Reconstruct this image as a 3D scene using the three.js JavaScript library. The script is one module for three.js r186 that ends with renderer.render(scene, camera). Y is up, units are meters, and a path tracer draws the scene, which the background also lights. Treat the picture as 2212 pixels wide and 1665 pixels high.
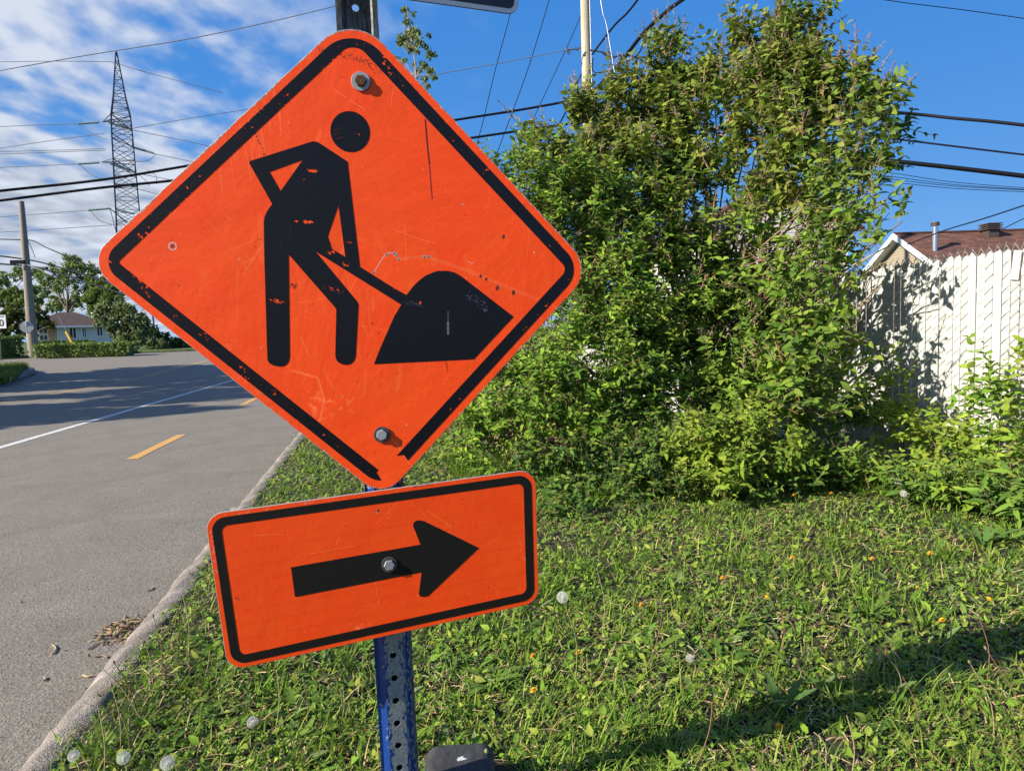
import * as THREE from 'three';
import { mergeGeometries } from 'three/addons/utils/BufferGeometryUtils.js';
import { RoundedBoxGeometry } from 'three/addons/geometries/RoundedBoxGeometry.js';
import { ImprovedNoise } from 'three/addons/math/ImprovedNoise.js';
import { FontLoader } from 'three/addons/loaders/FontLoader.js';
import { TextGeometry } from 'three/addons/geometries/TextGeometry.js';

// ---------------------------------------------------------------- camera, sky, sun, exposure
const scene = new THREE.Scene();
const EYE = new THREE.Vector3(0, 1.18, 0), YAW = -0.1954, FOCAL = 1450, PW = 2212, PH = 1665;
const camera = new THREE.PerspectiveCamera(2 * Math.atan(PH / 2 / FOCAL) * 180 / Math.PI, PW / PH, 0.05, 2000);
camera.rotation.order = 'YXZ';
camera.rotation.set(-0.07584, YAW, -0.03);
camera.position.copy(EYE);
camera.updateMatrixWorld(true);
scene.add(camera);

const EXPOSURE = 1.85;
const SUN_HEADING = 256.5 * Math.PI / 180, SUN_UP = 30 * Math.PI / 180;   // heading clockwise from the road's direction (-z)
const toSun = new THREE.Vector3(Math.sin(SUN_HEADING) * Math.cos(SUN_UP), Math.sin(SUN_UP), -Math.cos(SUN_HEADING) * Math.cos(SUN_UP));
const sun = new THREE.DirectionalLight(new THREE.Color().setRGB(1, 0.92, 0.77), 5);
sun.position.copy(toSun).multiplyScalar(100);
sun.castShadow = true;
sun.shadow.camera.left = sun.shadow.camera.bottom = -60; sun.shadow.camera.right = sun.shadow.camera.top = 60;
sun.shadow.camera.far = 260; sun.shadow.mapSize.set(4096, 4096);
sun.name = 'sun';
scene.add(sun, sun.target);

// ---------------------------------------------------------------- helpers
function rng(seed) { let a = seed >>> 0; return () => { a = (a + 0x6D2B79F5) | 0; let t = Math.imul(a ^ (a >>> 15), 1 | a); t = (t + Math.imul(t ^ (t >>> 7), 61 | t)) ^ t; return ((t ^ (t >>> 14)) >>> 0) / 4294967296; }; }
const perlin = new ImprovedNoise();
const fbm = (x, y, z, o = 4) => { let s = 0, a = 0.5; for (let i = 0; i < o; i++) { s += a * perlin.noise(x, y, z); x *= 2.03; y *= 2.03; z *= 2.03; a *= 0.5; } return s; };
const lerp = THREE.MathUtils.lerp, clamp = THREE.MathUtils.clamp, smooth = THREE.MathUtils.smoothstep;
const V3 = (x, y, z) => new THREE.Vector3(x, y, z);
const lin = (r, g, b) => new THREE.Color().setRGB(r, g, b);

// the sky: clear blue with a sheet of streaky high cloud that covers the left part of the sky
{
  const W = 4096, H = 2048, data = new Float32Array(W * H * 4), E = 1 / EXPOSURE;
  for (let row = 0; row < H; row++) {
    const up = ((row + 0.5) / H - 0.5) * Math.PI, y = Math.sin(up), c = Math.cos(up);
    for (let col = 0; col < W; col++) {
      const round = ((col + 0.5) / W - 0.5) * 2 * Math.PI, x = Math.cos(round) * c, z = Math.sin(round) * c;
      const t = Math.max(0, y), near = Math.pow(1 - t, 7), mid = Math.pow(1 - t, 2.2);
      let r = 0.038 + 0.055 * mid + 0.20 * near, g = 0.205 + 0.165 * mid + 0.20 * near, b = 0.64 + 0.24 * mid + 0.08 * near;
      const s = Math.max(0, x * toSun.x + y * toSun.y + z * toSun.z), glow = Math.pow(s, 8) * 0.5;
      r += glow; g += glow * 0.95; b += glow * 0.85;
      if (y > 0.0) {
        const k = 1 / (y + 0.13), px = x * k, pz = z * k;
        // streaks run along one direction of the cloud sheet; the sheet covers the left half of the sky
        const a = px * 0.92 + pz * 0.39, d = px * 0.39 - pz * 0.92;
        const side = smooth(-px + 0.12 * pz, -0.72, 0.4), low = smooth(k, 1.95, 3.4);
        if (side > 0.001) {
          const wx = 0.55 * fbm(px * 0.8 + 7, pz * 0.8, 2.2, 3), wz = 0.55 * fbm(px * 0.8 - 3, pz * 0.8 + 11, 6.2, 3);
          const fine = fbm(d * 1.9 + wx, a * 3.3 + wz * 2, 4.1, 6), puffs = fbm(d * 6.5 + wx * 2, a * 8.5 + wz * 2, 8.1, 6), broad = fbm(px * 0.42 + 3.3, pz * 0.42 + 1.2, 9.4, 3);
          const dense = smooth(fine * 0.75 + puffs * 0.9 + broad * 0.6 + low * 0.62 + side * 0.25 - 0.27, -0.2, 0.58) * side * smooth(y, 0.0, 0.02);
          const shade = clamp(0.86 + puffs * 0.7 + fine * 0.4, 0.55, 1.08), sh = lerp(1, shade, 0.4 + 0.6 * low);
          r = lerp(r, 0.70 * sh, dense * 0.93); g = lerp(g, 0.755 * sh, dense * 0.93); b = lerp(b, 0.86 * sh, dense * 0.93);
        }
        const veil = smooth(fbm(px * 0.35 + 21, pz * 1.1 + 4, 3.3, 4) + 0.08, 0.1, 0.5) * smooth(k, 4.5, 9) * 0.35;
        r = lerp(r, 0.5, veil); g = lerp(g, 0.6, veil); b = lerp(b, 0.8, veil);
      } else { const f = smooth(-y, 0, 0.1); r = lerp(r, 0.12, f); g = lerp(g, 0.14, f); b = lerp(b, 0.13, f); }
      const i = (row * W + col) * 4;
      data[i] = r * E; data[i + 1] = g * E; data[i + 2] = b * E; data[i + 3] = 1;
    }
  }
  const sky = new THREE.DataTexture(data, W, H, THREE.RGBAFormat, THREE.FloatType);
  sky.mapping = THREE.EquirectangularReflectionMapping; sky.magFilter = THREE.LinearFilter; sky.needsUpdate = true;
  scene.background = sky; scene.environment = sky;
}

// pixels of the 2212 x 1665 photograph turned into places of the world
const ray = (x, y) => V3((x - PW / 2) / FOCAL, -(y - PH / 2) / FOCAL, -1).applyQuaternion(camera.quaternion);
const at = (x, y, depth) => ray(x, y).multiplyScalar(depth).add(EYE);
const seen = (p) => { const q = p.clone().sub(EYE).applyQuaternion(camera.quaternion.clone().invert()); return [PW / 2 + FOCAL * q.x / -q.z, PH / 2 - FOCAL * q.y / -q.z, -q.z]; };
const rise = (d) => d < 24 ? 0 : d < 30 ? 0.032 * (d - 24) * (d - 24) / 12 : Math.min(0.032 * (d - 27), 2.0);
const ROAD = -0.12;
const spot = (x, y, base = 0) => {            // where the ray through a pixel meets the ground (base + rise)
  const d = ray(x, y); let lo = 0.5, hi = 200;
  const over = (t) => EYE.y + d.y * t - base - rise(-(d.z * t));
  if (d.y >= 0 && over(hi) > 0) return EYE.clone().addScaledVector(d, 90);
  for (let t = 0.5; t < 200; t += 0.5) if (over(t) < 0) { hi = t; lo = t - 0.5; break; }
  for (let i = 0; i < 30; i++) { const m = (lo + hi) / 2; if (over(m) > 0) lo = m; else hi = m; }
  return EYE.clone().addScaledVector(d, lo);
};

const used = new Map();
function numbered(name) { const n = used.get(name) ?? 0; used.set(name, n + 1); return n ? name + '_' + String(n).padStart(3, '0') : name; }
function tag(o, label, category, group, kind) {
  if (label) o.userData.label = label;
  if (category) o.userData.category = category;
  if (group) o.userData.group = group;
  if (kind) o.userData.kind = kind;
  return o;
}
function thing(name, label, category, pos = V3(0, 0, 0), turn = 0, group) {
  const o = new THREE.Group(); o.name = numbered(name); o.position.copy(pos); o.rotation.y = turn; scene.add(o);
  return tag(o, label, category, group);
}
function mesh(name, geo, mat, parent = scene) {
  const g = Array.isArray(geo) ? merge(geo) : geo;
  const m = new THREE.Mesh(g, mat); m.name = parent === scene ? numbered(name) : name; m.castShadow = m.receiveShadow = true; parent.add(m); return m;
}
function structure(name, geo, mat) { return tag(mesh(name, geo, mat), null, null, null, 'structure'); }
function merge(list) {
  const plain = list.map((g) => { const n = g.index ? g.toNonIndexed() : g; for (const k of Object.keys(n.attributes)) if (!['position', 'normal', 'uv'].includes(k)) n.deleteAttribute(k); return n; });
  return plain.length === 1 ? plain[0] : mergeGeometries(plain);
}
const UP = V3(0, 1, 0);
function bar(a, b, r, seg = 5, r2 = r) {
  const d = b.clone().sub(a), L = d.length(), g = new THREE.CylinderGeometry(r2, r, L, seg, 1);
  g.applyQuaternion(new THREE.Quaternion().setFromUnitVectors(UP, d.normalize())); g.translate((a.x + b.x) / 2, (a.y + b.y) / 2, (a.z + b.z) / 2); return g;
}
function flat(a, b, w, t) {   // an angle-iron-like rectangular bar
  const d = b.clone().sub(a), L = d.length(), g = new THREE.BoxGeometry(w, L, t);
  g.applyQuaternion(new THREE.Quaternion().setFromUnitVectors(UP, d.normalize())); g.translate((a.x + b.x) / 2, (a.y + b.y) / 2, (a.z + b.z) / 2); return g;
}
function box(x0, x1, y0, y1, z0, z1) { const g = new THREE.BoxGeometry(x1 - x0, y1 - y0, z1 - z0); g.translate((x0 + x1) / 2, (y0 + y1) / 2, (z0 + z1) / 2); return g; }
function tube(points, r, seg = 24, sides = 6) { return new THREE.TubeGeometry(new THREE.CatmullRomCurve3(points), seg, r, sides, false); }
function limb(points, r0, r1, seg = 8, sides = 6) {   // a tapering tube
  const curve = new THREE.CatmullRomCurve3(points), g = new THREE.TubeGeometry(curve, seg, 1, sides, false), p = g.attributes.position, c = V3(), v = V3();
  for (let i = 0; i <= seg; i++) { curve.getPointAt(i / seg, c); const r = lerp(r0, r1, i / seg); for (let j = 0; j <= sides; j++) { const k = i * (sides + 1) + j; v.fromBufferAttribute(p, k).sub(c).multiplyScalar(r).add(c); p.setXYZ(k, v.x, v.y, v.z); } }
  return g;
}
function quads(nx, nz, X, Z, Y, uvScale = 1) {   // a sheet over the grid lines X, Z
  const pos = [], uv = [], idx = [];
  for (let j = 0; j < nz; j++) for (let i = 0; i < nx; i++) { pos.push(X[i], Y(X[i], Z[j]), Z[j]); uv.push(X[i] * uvScale, -Z[j] * uvScale); }
  for (let j = 0; j < nz - 1; j++) for (let i = 0; i < nx - 1; i++) { const a = j * nx + i, b = a + 1, c = a + nx, d = c + 1; idx.push(a, c, b, b, c, d); }
  const g = new THREE.BufferGeometry(); g.setAttribute('position', new THREE.Float32BufferAttribute(pos, 3)); g.setAttribute('uv', new THREE.Float32BufferAttribute(uv, 2)); g.setIndex(idx); g.computeVertexNormals(); return g;
}
const steps = (list) => { const out = []; for (const [a, b, s] of list) for (let x = a; x < b - 1e-6; x += s) out.push(x); out.push(list[list.length - 1][1]); return out; };

// ---------------------------------------------------------------- textures
function noiseTexture(size, fn, srgb) {   // fn(u, v) -> [r, g, b] in 0..1, tiles when fn does
  const d = new Uint8Array(size * size * 4);
  for (let y = 0; y < size; y++) for (let x = 0; x < size; x++) { const c = fn(x / size, y / size, x, y), i = (y * size + x) * 4; d[i] = clamp(c[0], 0, 1) * 255; d[i + 1] = clamp(c[1], 0, 1) * 255; d[i + 2] = clamp(c[2], 0, 1) * 255; d[i + 3] = 255; }
  const t = new THREE.DataTexture(d, size, size); t.wrapS = t.wrapT = THREE.RepeatWrapping; t.magFilter = THREE.LinearFilter; t.minFilter = THREE.LinearMipmapLinearFilter; t.generateMipmaps = true; if (srgb) t.colorSpace = THREE.SRGBColorSpace; t.needsUpdate = true; return t;
}
const TAU = Math.PI * 2;
const tileNoise = (u, v, f, seed, o = 4) => {   // tiles because it walks round two circles
  let s = 0, a = 0.5;
  for (let i = 0; i < o; i++) { const R = f / TAU; s += a * perlin.noise(Math.cos(u * TAU) * R + seed, Math.sin(u * TAU) * R + Math.cos(v * TAU) * R * 0.7 + seed * 1.7, Math.sin(v * TAU) * R + seed * 0.3); f *= 2; a *= 0.55; }
  return s;
};
function canvas(w, h, draw) { const c = document.createElement('canvas'); c.width = w; c.height = h; draw(c.getContext('2d'), w, h); const t = new THREE.CanvasTexture(c); t.anisotropy = 8; return t; }
const repeat = (t, x, y) => { const c = t.clone(); c.wrapS = c.wrapT = THREE.RepeatWrapping; c.repeat.set(x, y); c.needsUpdate = true; return c; };

const rT = rng(5);
const cells = (n, seed) => { const r = rng(seed), a = new Float32Array(n * n).map(() => r()); return (u, v) => { const x = u * n, y = v * n, i = Math.floor(x), j = Math.floor(y), fx = x - i, fy = y - j, at = (p, q) => a[((q + n) % n) * n + ((p + n) % n)]; return lerp(lerp(at(i, j), at(i + 1, j), fx), lerp(at(i, j + 1), at(i + 1, j + 1), fx), fy); }; };
const stoneA = cells(150, 81), stoneB = cells(330, 82), stoneC = cells(620, 83);
const asphaltMap = noiseTexture(1024, (u, v) => { const n = tileNoise(u, v, 5, 1.3, 4) * 0.07, a = stoneA(u, v), b = stoneB(u, v), c = stoneC(u, v), pit = a > 0.86 ? -0.14 : 0, chip = b > 0.9 ? 0.10 : b < 0.08 ? -0.11 : 0, k = 0.545 + n + (a - 0.5) * 0.07 + (b - 0.5) * 0.14 + (c - 0.5) * 0.12 + pit + chip; return [k * 1.01, k * 0.995, k * 0.97]; }, true);
const rB = rng(6);
const asphaltBump = noiseTexture(1024, (u, v) => { const k = 0.5 + (stoneA(u, v) - 0.5) * 0.35 + (stoneB(u, v) - 0.5) * 0.6 + (stoneC(u, v) - 0.5) * 0.6 + (rB() - 0.5) * 0.2; return [k, k, k]; });
const rC = rng(7);
const concreteMap = noiseTexture(512, (u, v) => { const n = tileNoise(u, v, 6, 2.2, 5) * 0.28, g = (rC() - 0.5) * 0.2, k = 0.49 + n + g; return [k * 1.05, k * 0.98, k * 0.92]; }, true);
const rS = rng(8);
const soilMap = noiseTexture(1024, (u, v) => { const n = tileNoise(u, v, 14, 3.7, 5), k = 0.155 + n * 0.2 + (rS() - 0.5) * 0.14; const gr = smooth(tileNoise(u, v, 9, 8.1, 4), -0.1, 0.25); return [k * lerp(1.12, 0.88, gr), k * lerp(0.94, 1.12, gr), k * lerp(0.66, 0.5, gr)]; }, true);
const rL = rng(9);
const lawnMap = noiseTexture(512, (u, v) => { const n = tileNoise(u, v, 20, 6.7, 5), k = 0.32 + n * 0.25 + (rL() - 0.5) * 0.25; return [k * 0.82, k, k * 0.4]; }, true);
const rW = rng(10);
const woodMap = noiseTexture(512, (u, v) => { const n = tileNoise(u, v * 0.06 + 0.1, 26, 5.2, 4) * 0.3, f = tileNoise(u, v * 0.2, 60, 1.2, 3) * 0.22, k = 0.66 + n + f + (rW() - 0.5) * 0.06; return [k * 1.03, k * 0.96, k * 0.83]; }, true);
const rH = rng(11);
const barkMap = noiseTexture(256, (u, v) => { const k = 0.42 + tileNoise(u, v, 18, 9.2, 4) * 0.4 + (rH() - 0.5) * 0.1; return [k * 1.05, k * 0.95, k * 0.82]; }, true);
const rR = rng(12);
const shingleMap = noiseTexture(512, (u, v) => {
  const rowN = 8, row = Math.floor(v * rowN), fy = v * rowN - row, cu = u * 6 + (row % 2) * 0.5 + Math.sin(row * 5.7) * 0.3, id = Math.floor(cu), hsh = Math.sin((id % 6) * 12.9 + row * 78.2) * 43758.5, h = hsh - Math.floor(hsh);
  const gap = cu - id < 0.04 || fy < 0.07 ? 0.6 : 1, k = (0.33 + h * 0.16 + (rR() - 0.5) * 0.14) * gap; return [k * 1.18, k * 0.82, k * 0.7];
}, true);

const std = (o) => new THREE.MeshStandardMaterial(o);
const M = {
  road: std({ map: repeat(asphaltMap, 0.55, 0.55), bumpMap: repeat(asphaltBump, 0.55, 0.55), bumpScale: 0.0035, roughness: 0.92, color: lin(0.66, 0.595, 0.51) }),
  kerb: std({ map: repeat(concreteMap, 1.3, 1.3), bumpMap: repeat(asphaltBump, 1, 1), bumpScale: 0.008, roughness: 0.95 }),
  soil: std({ map: repeat(soilMap, 0.5, 0.5), bumpMap: repeat(soilMap, 0.5, 0.5), bumpScale: 0.02, roughness: 1 }),
  lawn: std({ map: repeat(lawnMap, 0.6, 0.6), bumpMap: repeat(lawnMap, 0.6, 0.6), bumpScale: 0.03, roughness: 1 }),
  wood: std({ map: woodMap, bumpMap: woodMap, bumpScale: 0.006, roughness: 0.85 }),
  oldWood: std({ map: woodMap, roughness: 0.9, color: lin(0.55, 0.56, 0.6) }),
  bark: std({ map: barkMap, roughness: 0.95 }),
  stem: std({ color: lin(0.20, 0.145, 0.10), roughness: 0.9 }),
  stemPale: std({ color: lin(0.34, 0.26, 0.17), roughness: 0.9 }),
  cable: new THREE.MeshPhysicalMaterial({ color: lin(0.007, 0.007, 0.012), roughness: 0.7, specularIntensity: 0.4 }),
  wirePale: std({ color: lin(0.35, 0.36, 0.38), roughness: 0.4, metalness: 0.6 }),
  steel: std({ color: lin(0.11, 0.125, 0.15), roughness: 0.6, metalness: 0.4 }),
  galvanised: std({ color: lin(0.42, 0.43, 0.44), roughness: 0.5, metalness: 0.75 }),
  glass: std({ color: lin(0.03, 0.045, 0.06), roughness: 0.12 }),
  white: std({ color: lin(0.72, 0.73, 0.73), roughness: 0.6 }),
  vinyl: std({ color: lin(0.22, 0.225, 0.225), roughness: 0.6 }),
  insulator: std({ color: lin(0.22, 0.32, 0.30), roughness: 0.3 }),
};

// ---------------------------------------------------------------- ground, road, kerbs, markings
const KERB = -1.13, GRASS = -0.87;
const bumpy = (x, z) => 0.018 * perlin.noise(x * 1.3, 0.4, z * 1.3) + 0.008 * perlin.noise(x * 5, 1.7, z * 5);
const groundY = (x, z) => (x < -1.0 ? -0.3 : x < GRASS + 0.02 ? -0.022 : bumpy(x, z)) + rise(-z);
{
  const X = steps([[-420, -60, 30], [-60, -10, 5], [-10, -1.3, 1], [-1.3, -0.7, 0.1], [-0.7, 6, 0.12], [6, 20, 1], [20, 60, 5], [60, 420, 30]]);
  const Z = steps([[-700, -100, 40], [-100, -20, 2], [-20, -12, 0.4], [-12, 0.4, 0.12], [0.4, 12, 2], [12, 120, 20]]);
  structure('ground', quads(X.length, Z.length, X, Z, groundY), M.soil);
}
{ // the mown verge farther along the road
  const X = steps([[GRASS + 0.02, 4.1, 0.7], [4.1, 60, 6]]), Z = steps([[-150, -40, 5], [-40, -13, 1]]);
  structure('lawn', quads(X.length, Z.length, X, Z, (x, z) => groundY(x, z) + 0.02), M.lawn);
}
const roadY = (x, z) => ROAD + rise(-z);
{
  const X = steps([[-48, -12, 4], [-12, KERB + 0.04, 0.727]]), Z = steps([[-76, -24, 1], [-24, 8, 4]]);
  structure('road', quads(X.length, Z.length, X, Z, roadY), M.road);
  const X2 = steps([[-12, KERB + 0.04, 3]]), Z2 = steps([[-400, -76, 12]]);
  structure('road', quads(X2.length, Z2.length, X2, Z2, roadY), M.road);
}
{ // the kerb: a worn, slanted concrete edge, uneven along its length
  const prof = [[KERB - 0.004, ROAD - 0.1], [KERB, ROAD + 0.012], [KERB + 0.03, ROAD + 0.05], [KERB + 0.08, -0.035], [KERB + 0.11, -0.016], [KERB + 0.17, -0.012], [KERB + 0.21, -0.05]];
  const Z = steps([[-90, -20, 1], [-20, -8, 0.12], [-8, 1.5, 0.05]]), pos = [], uv = [], idx = [], n = prof.length; let along = 0;
  Z.forEach((z, j) => { let w = 0; prof.forEach(([x, y], i) => { const q = i > 0 && i < n - 1 ? 1 : 0; const jx = q * (0.022 * perlin.noise(z * 3, i * 2.1, 3) + 0.016 * perlin.noise(z * 14, i * 5.1, 7)), jy = q * 0.014 * perlin.noise(z * 11, i * 3.3, 11) + 0.006 * perlin.noise(z * 30, i * 7.3, 5); pos.push(x + jx, y + jy + rise(-z), z); if (i) w += Math.hypot(x - prof[i - 1][0], y - prof[i - 1][1]); uv.push(w, z); }); });
  for (let j = 0; j < Z.length - 1; j++) for (let i = 0; i < n - 1; i++) { const a = j * n + i; idx.push(a, a + n, a + 1, a + 1, a + n, a + n + 1); }
  const g = new THREE.BufferGeometry(); g.setAttribute('position', new THREE.Float32BufferAttribute(pos, 3)); g.setAttribute('uv', new THREE.Float32BufferAttribute(uv, 2)); g.setIndex(idx); g.computeVertexNormals();
  structure('kerb', g, M.kerb);
}
function paintMaterial(r, g, b, seed, wear) {
  const rr = rng(seed);
  const t = noiseTexture(512, (u, v) => { const w = smooth(tileNoise(u, v, 40, seed * 0.7, 4) + (rr() - 0.5) * 0.5, wear, wear + 0.2); const k = 0.92 + (rr() - 0.5) * 0.12; return [lerp(r * k, 0.54, w), lerp(g * k, 0.53, w), lerp(b * k, 0.52, w)]; }, true);
  return std({ map: repeat(t, 0.8, 0.8), bumpMap: repeat(asphaltBump, 0.9, 0.9), bumpScale: 0.003, roughness: 0.75 });
}
const yellowPaint = paintMaterial(0.86, 0.64, 0.30, 31, 0.16), whitePaint = paintMaterial(0.86, 0.86, 0.84, 32, 0.2);
function stripe(name, x, w, z0, z1, mat, ragged = 0) {
  const Z = steps([[z1, z0, Math.min(0.5, (z0 - z1) / 6)]]), X = [x - w / 2, x - w / 4, x, x + w / 4, x + w / 2], g = quads(5, Z.length, X, Z, (a, z) => roadY(a, z) + 0.004);
  const p = g.attributes.position; for (let i = 0; i < p.count; i++) p.setX(i, p.getX(i) + ragged * perlin.noise(p.getZ(i) * 6, p.getX(i) * 40, 2));
  return structure(name, g, mat);
}
stripe('white_lane_line', -5.0, 0.12, 2, -70, whitePaint, 0.01);
stripe('yellow_centre_line', -9.13, 0.1, -8, -48, yellowPaint, 0.01);
for (const [a, b] of [[-2.2, -4.1], [-8.35, -10.35], [-14.8, -16.8], [-21.2, -23.2], [-27.6, -29.6]]) stripe('yellow_dash', -2.83, 0.13, a, b, yellowPaint, 0.012);

function patch(name, outline, height, mat, kerbW = 0) {   // a raised lawn on the far side, following the rise of the ground
  const s = new THREE.Shape(outline.map((p) => new THREE.Vector2(p.x, -p.z)));
  const g = new THREE.ExtrudeGeometry(s, { depth: 0.4, bevelEnabled: false, curveSegments: 8 }); g.rotateX(-Math.PI / 2);
  const q = g.toNonIndexed(), p = q.attributes.position; for (let i = 0; i < p.count; i++) p.setY(i, (p.getY(i) > 0.2 ? height : -0.3) + rise(-p.getZ(i)));
  const uv = new Float32Array(p.count * 2); for (let i = 0; i < p.count; i++) { uv[i * 2] = p.getX(i); uv[i * 2 + 1] = p.getZ(i); } q.setAttribute('uv', new THREE.BufferAttribute(uv, 2)); q.computeVertexNormals();
  return structure(name, q, mat);
}
const islandEdge = [];
{
  const a = spot(-40, 838, ROAD), b = spot(0, 829, ROAD), c = spot(36, 820, ROAD), d = spot(62, 812, ROAD), e = spot(66, 806, ROAD), f = spot(40, 800, ROAD), g = spot(0, 797, ROAD), h = spot(-60, 795, ROAD);
  islandEdge.push(a, b, c, d, e, f, g, h);
  patch('lawn', [a, b, c, d, e, f, g, h, V3(h.x - 14, 0, h.z), V3(a.x - 14, 0, a.z)], 0.0, M.lawn);
  const curve = new THREE.CatmullRomCurve3(islandEdge.map((p) => V3(p.x, 0.0 + rise(-p.z), p.z)));
  const pos = []; const K = new THREE.TubeGeometry(curve, 60, 0.16, 8, false); structure('kerb', K, M.kerb);
}
const far = [spot(-60, 781, ROAD), spot(0, 776.5, ROAD), spot(100, 771.5, ROAD), spot(200, 767, ROAD), spot(300, 762.5, ROAD), spot(420, 757.5, ROAD)];
{
  const o = [...far, V3(far[5].x + 4, 0, far[5].z - 30), V3(far[5].x - 10, 0, -190), V3(-190, 0, -190), V3(-190, 0, far[0].z)];
  // cut into strips so that it can follow the rise
  const pos = [], uv = [], idx = [], n = 40, m = 24;
  for (let i = 0; i <= n; i++) { const t = i / n * 5, k = Math.min(4, Math.floor(t)), p = far[k].clone().lerp(far[k + 1], t - k), dir = V3(p.x, 0, p.z).normalize(); for (let j = 0; j <= m; j++) { const q = p.clone().addScaledVector(dir, j === 0 ? 0 : (j - 1) * 4); pos.push(q.x, (j === 0 ? ROAD - 0.05 : 0.0) + rise(-q.z), q.z); uv.push(q.x, q.z); } }
  for (let i = 0; i < n; i++) for (let j = 0; j < m; j++) { const a = i * (m + 1) + j, b = a + m + 1; idx.push(a, b, a + 1, b, b + 1, a + 1); }
  const g = new THREE.BufferGeometry(); g.setAttribute('position', new THREE.Float32BufferAttribute(pos, 3)); g.setAttribute('uv', new THREE.Float32BufferAttribute(uv, 2)); g.setIndex(idx); g.computeVertexNormals(); structure('lawn', g, M.lawn);
}

// ---------------------------------------------------------------- leaves, shrubs and trees
function leafGeometry(w, fold, curl, shape = 'ovate', rows = 4) {   // length 1 along +y, folded along the midrib, face towards +z
  const pos = [], uv = [], idx = [];
  for (let i = 0; i <= rows; i++) {
    const t = i / rows, half = shape === 'ovate' ? w * Math.pow(Math.sin(Math.PI * Math.pow(t * 0.94 + 0.03, 0.72)), 0.9) : shape === 'lance' ? w * Math.pow(Math.sin(Math.PI * (t * 0.92 + 0.05)), 0.8) : w * (0.25 + 0.75 * Math.sin(Math.PI * Math.pow(t, 1.6) * 0.9 + 0.15)) * (i % 2 ? 1 : 0.6);
    const z = -curl * t * t;
    pos.push(-half, t, z + fold * half, 0, t, z, half, t, z + fold * half); uv.push(0, t, 0.5, t, 1, t);
  }
  for (let i = 0; i < rows; i++) { const a = i * 3, b = a + 3; idx.push(a, a + 1, b, a + 1, b + 1, b, a + 1, a + 2, b + 1, a + 2, b + 2, b + 1); }
  const g = new THREE.BufferGeometry(); g.setAttribute('position', new THREE.Float32BufferAttribute(pos, 3)); g.setAttribute('uv', new THREE.Float32BufferAttribute(uv, 2)); g.setIndex(idx); g.computeVertexNormals(); return g;
}
const leafy = (o = {}) => new THREE.MeshPhysicalMaterial({ roughness: 0.95, transmission: 0.34, thickness: 0, specularIntensity: 0.22, clearcoat: 0.05, clearcoatRoughness: 0.4, side: THREE.DoubleSide, ...o });
const leafMat = leafy();
function frameFor(dir, normal, p, s, sx = s) {
  const y = dir.clone().normalize(), x = V3().crossVectors(y, normal).normalize(), z = V3().crossVectors(x, y);
  return new THREE.Matrix4().makeBasis(x.multiplyScalar(sx), y.multiplyScalar(s), z.multiplyScalar(s)).setPosition(p);
}
function instanced(name, geo, mat, list, parent, stuff = true) {   // list of {m, c}
  const im = new THREE.InstancedMesh(geo, mat, list.length); im.name = parent === scene ? numbered(name) : name; im.castShadow = im.receiveShadow = true;
  list.forEach((e, i) => { im.setMatrixAt(i, e.m); if (e.c) im.setColorAt(i, e.c); });
  if (stuff) im.userData.kind = 'stuff';
  parent.add(im); return im;
}
const unit = (r) => { const z = r() * 2 - 1, a = r() * TAU, k = Math.sqrt(1 - z * z); return V3(k * Math.cos(a), z, k * Math.sin(a)); };
const pick = (list, r, jitter = 0.25) => { const c = list[Math.floor(r() * list.length)], k = 1 + (r() - 0.5) * 2 * jitter; return lin(c[0] * k, c[1] * k * (1 + (r() - 0.5) * 0.12), c[2] * k); };

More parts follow.
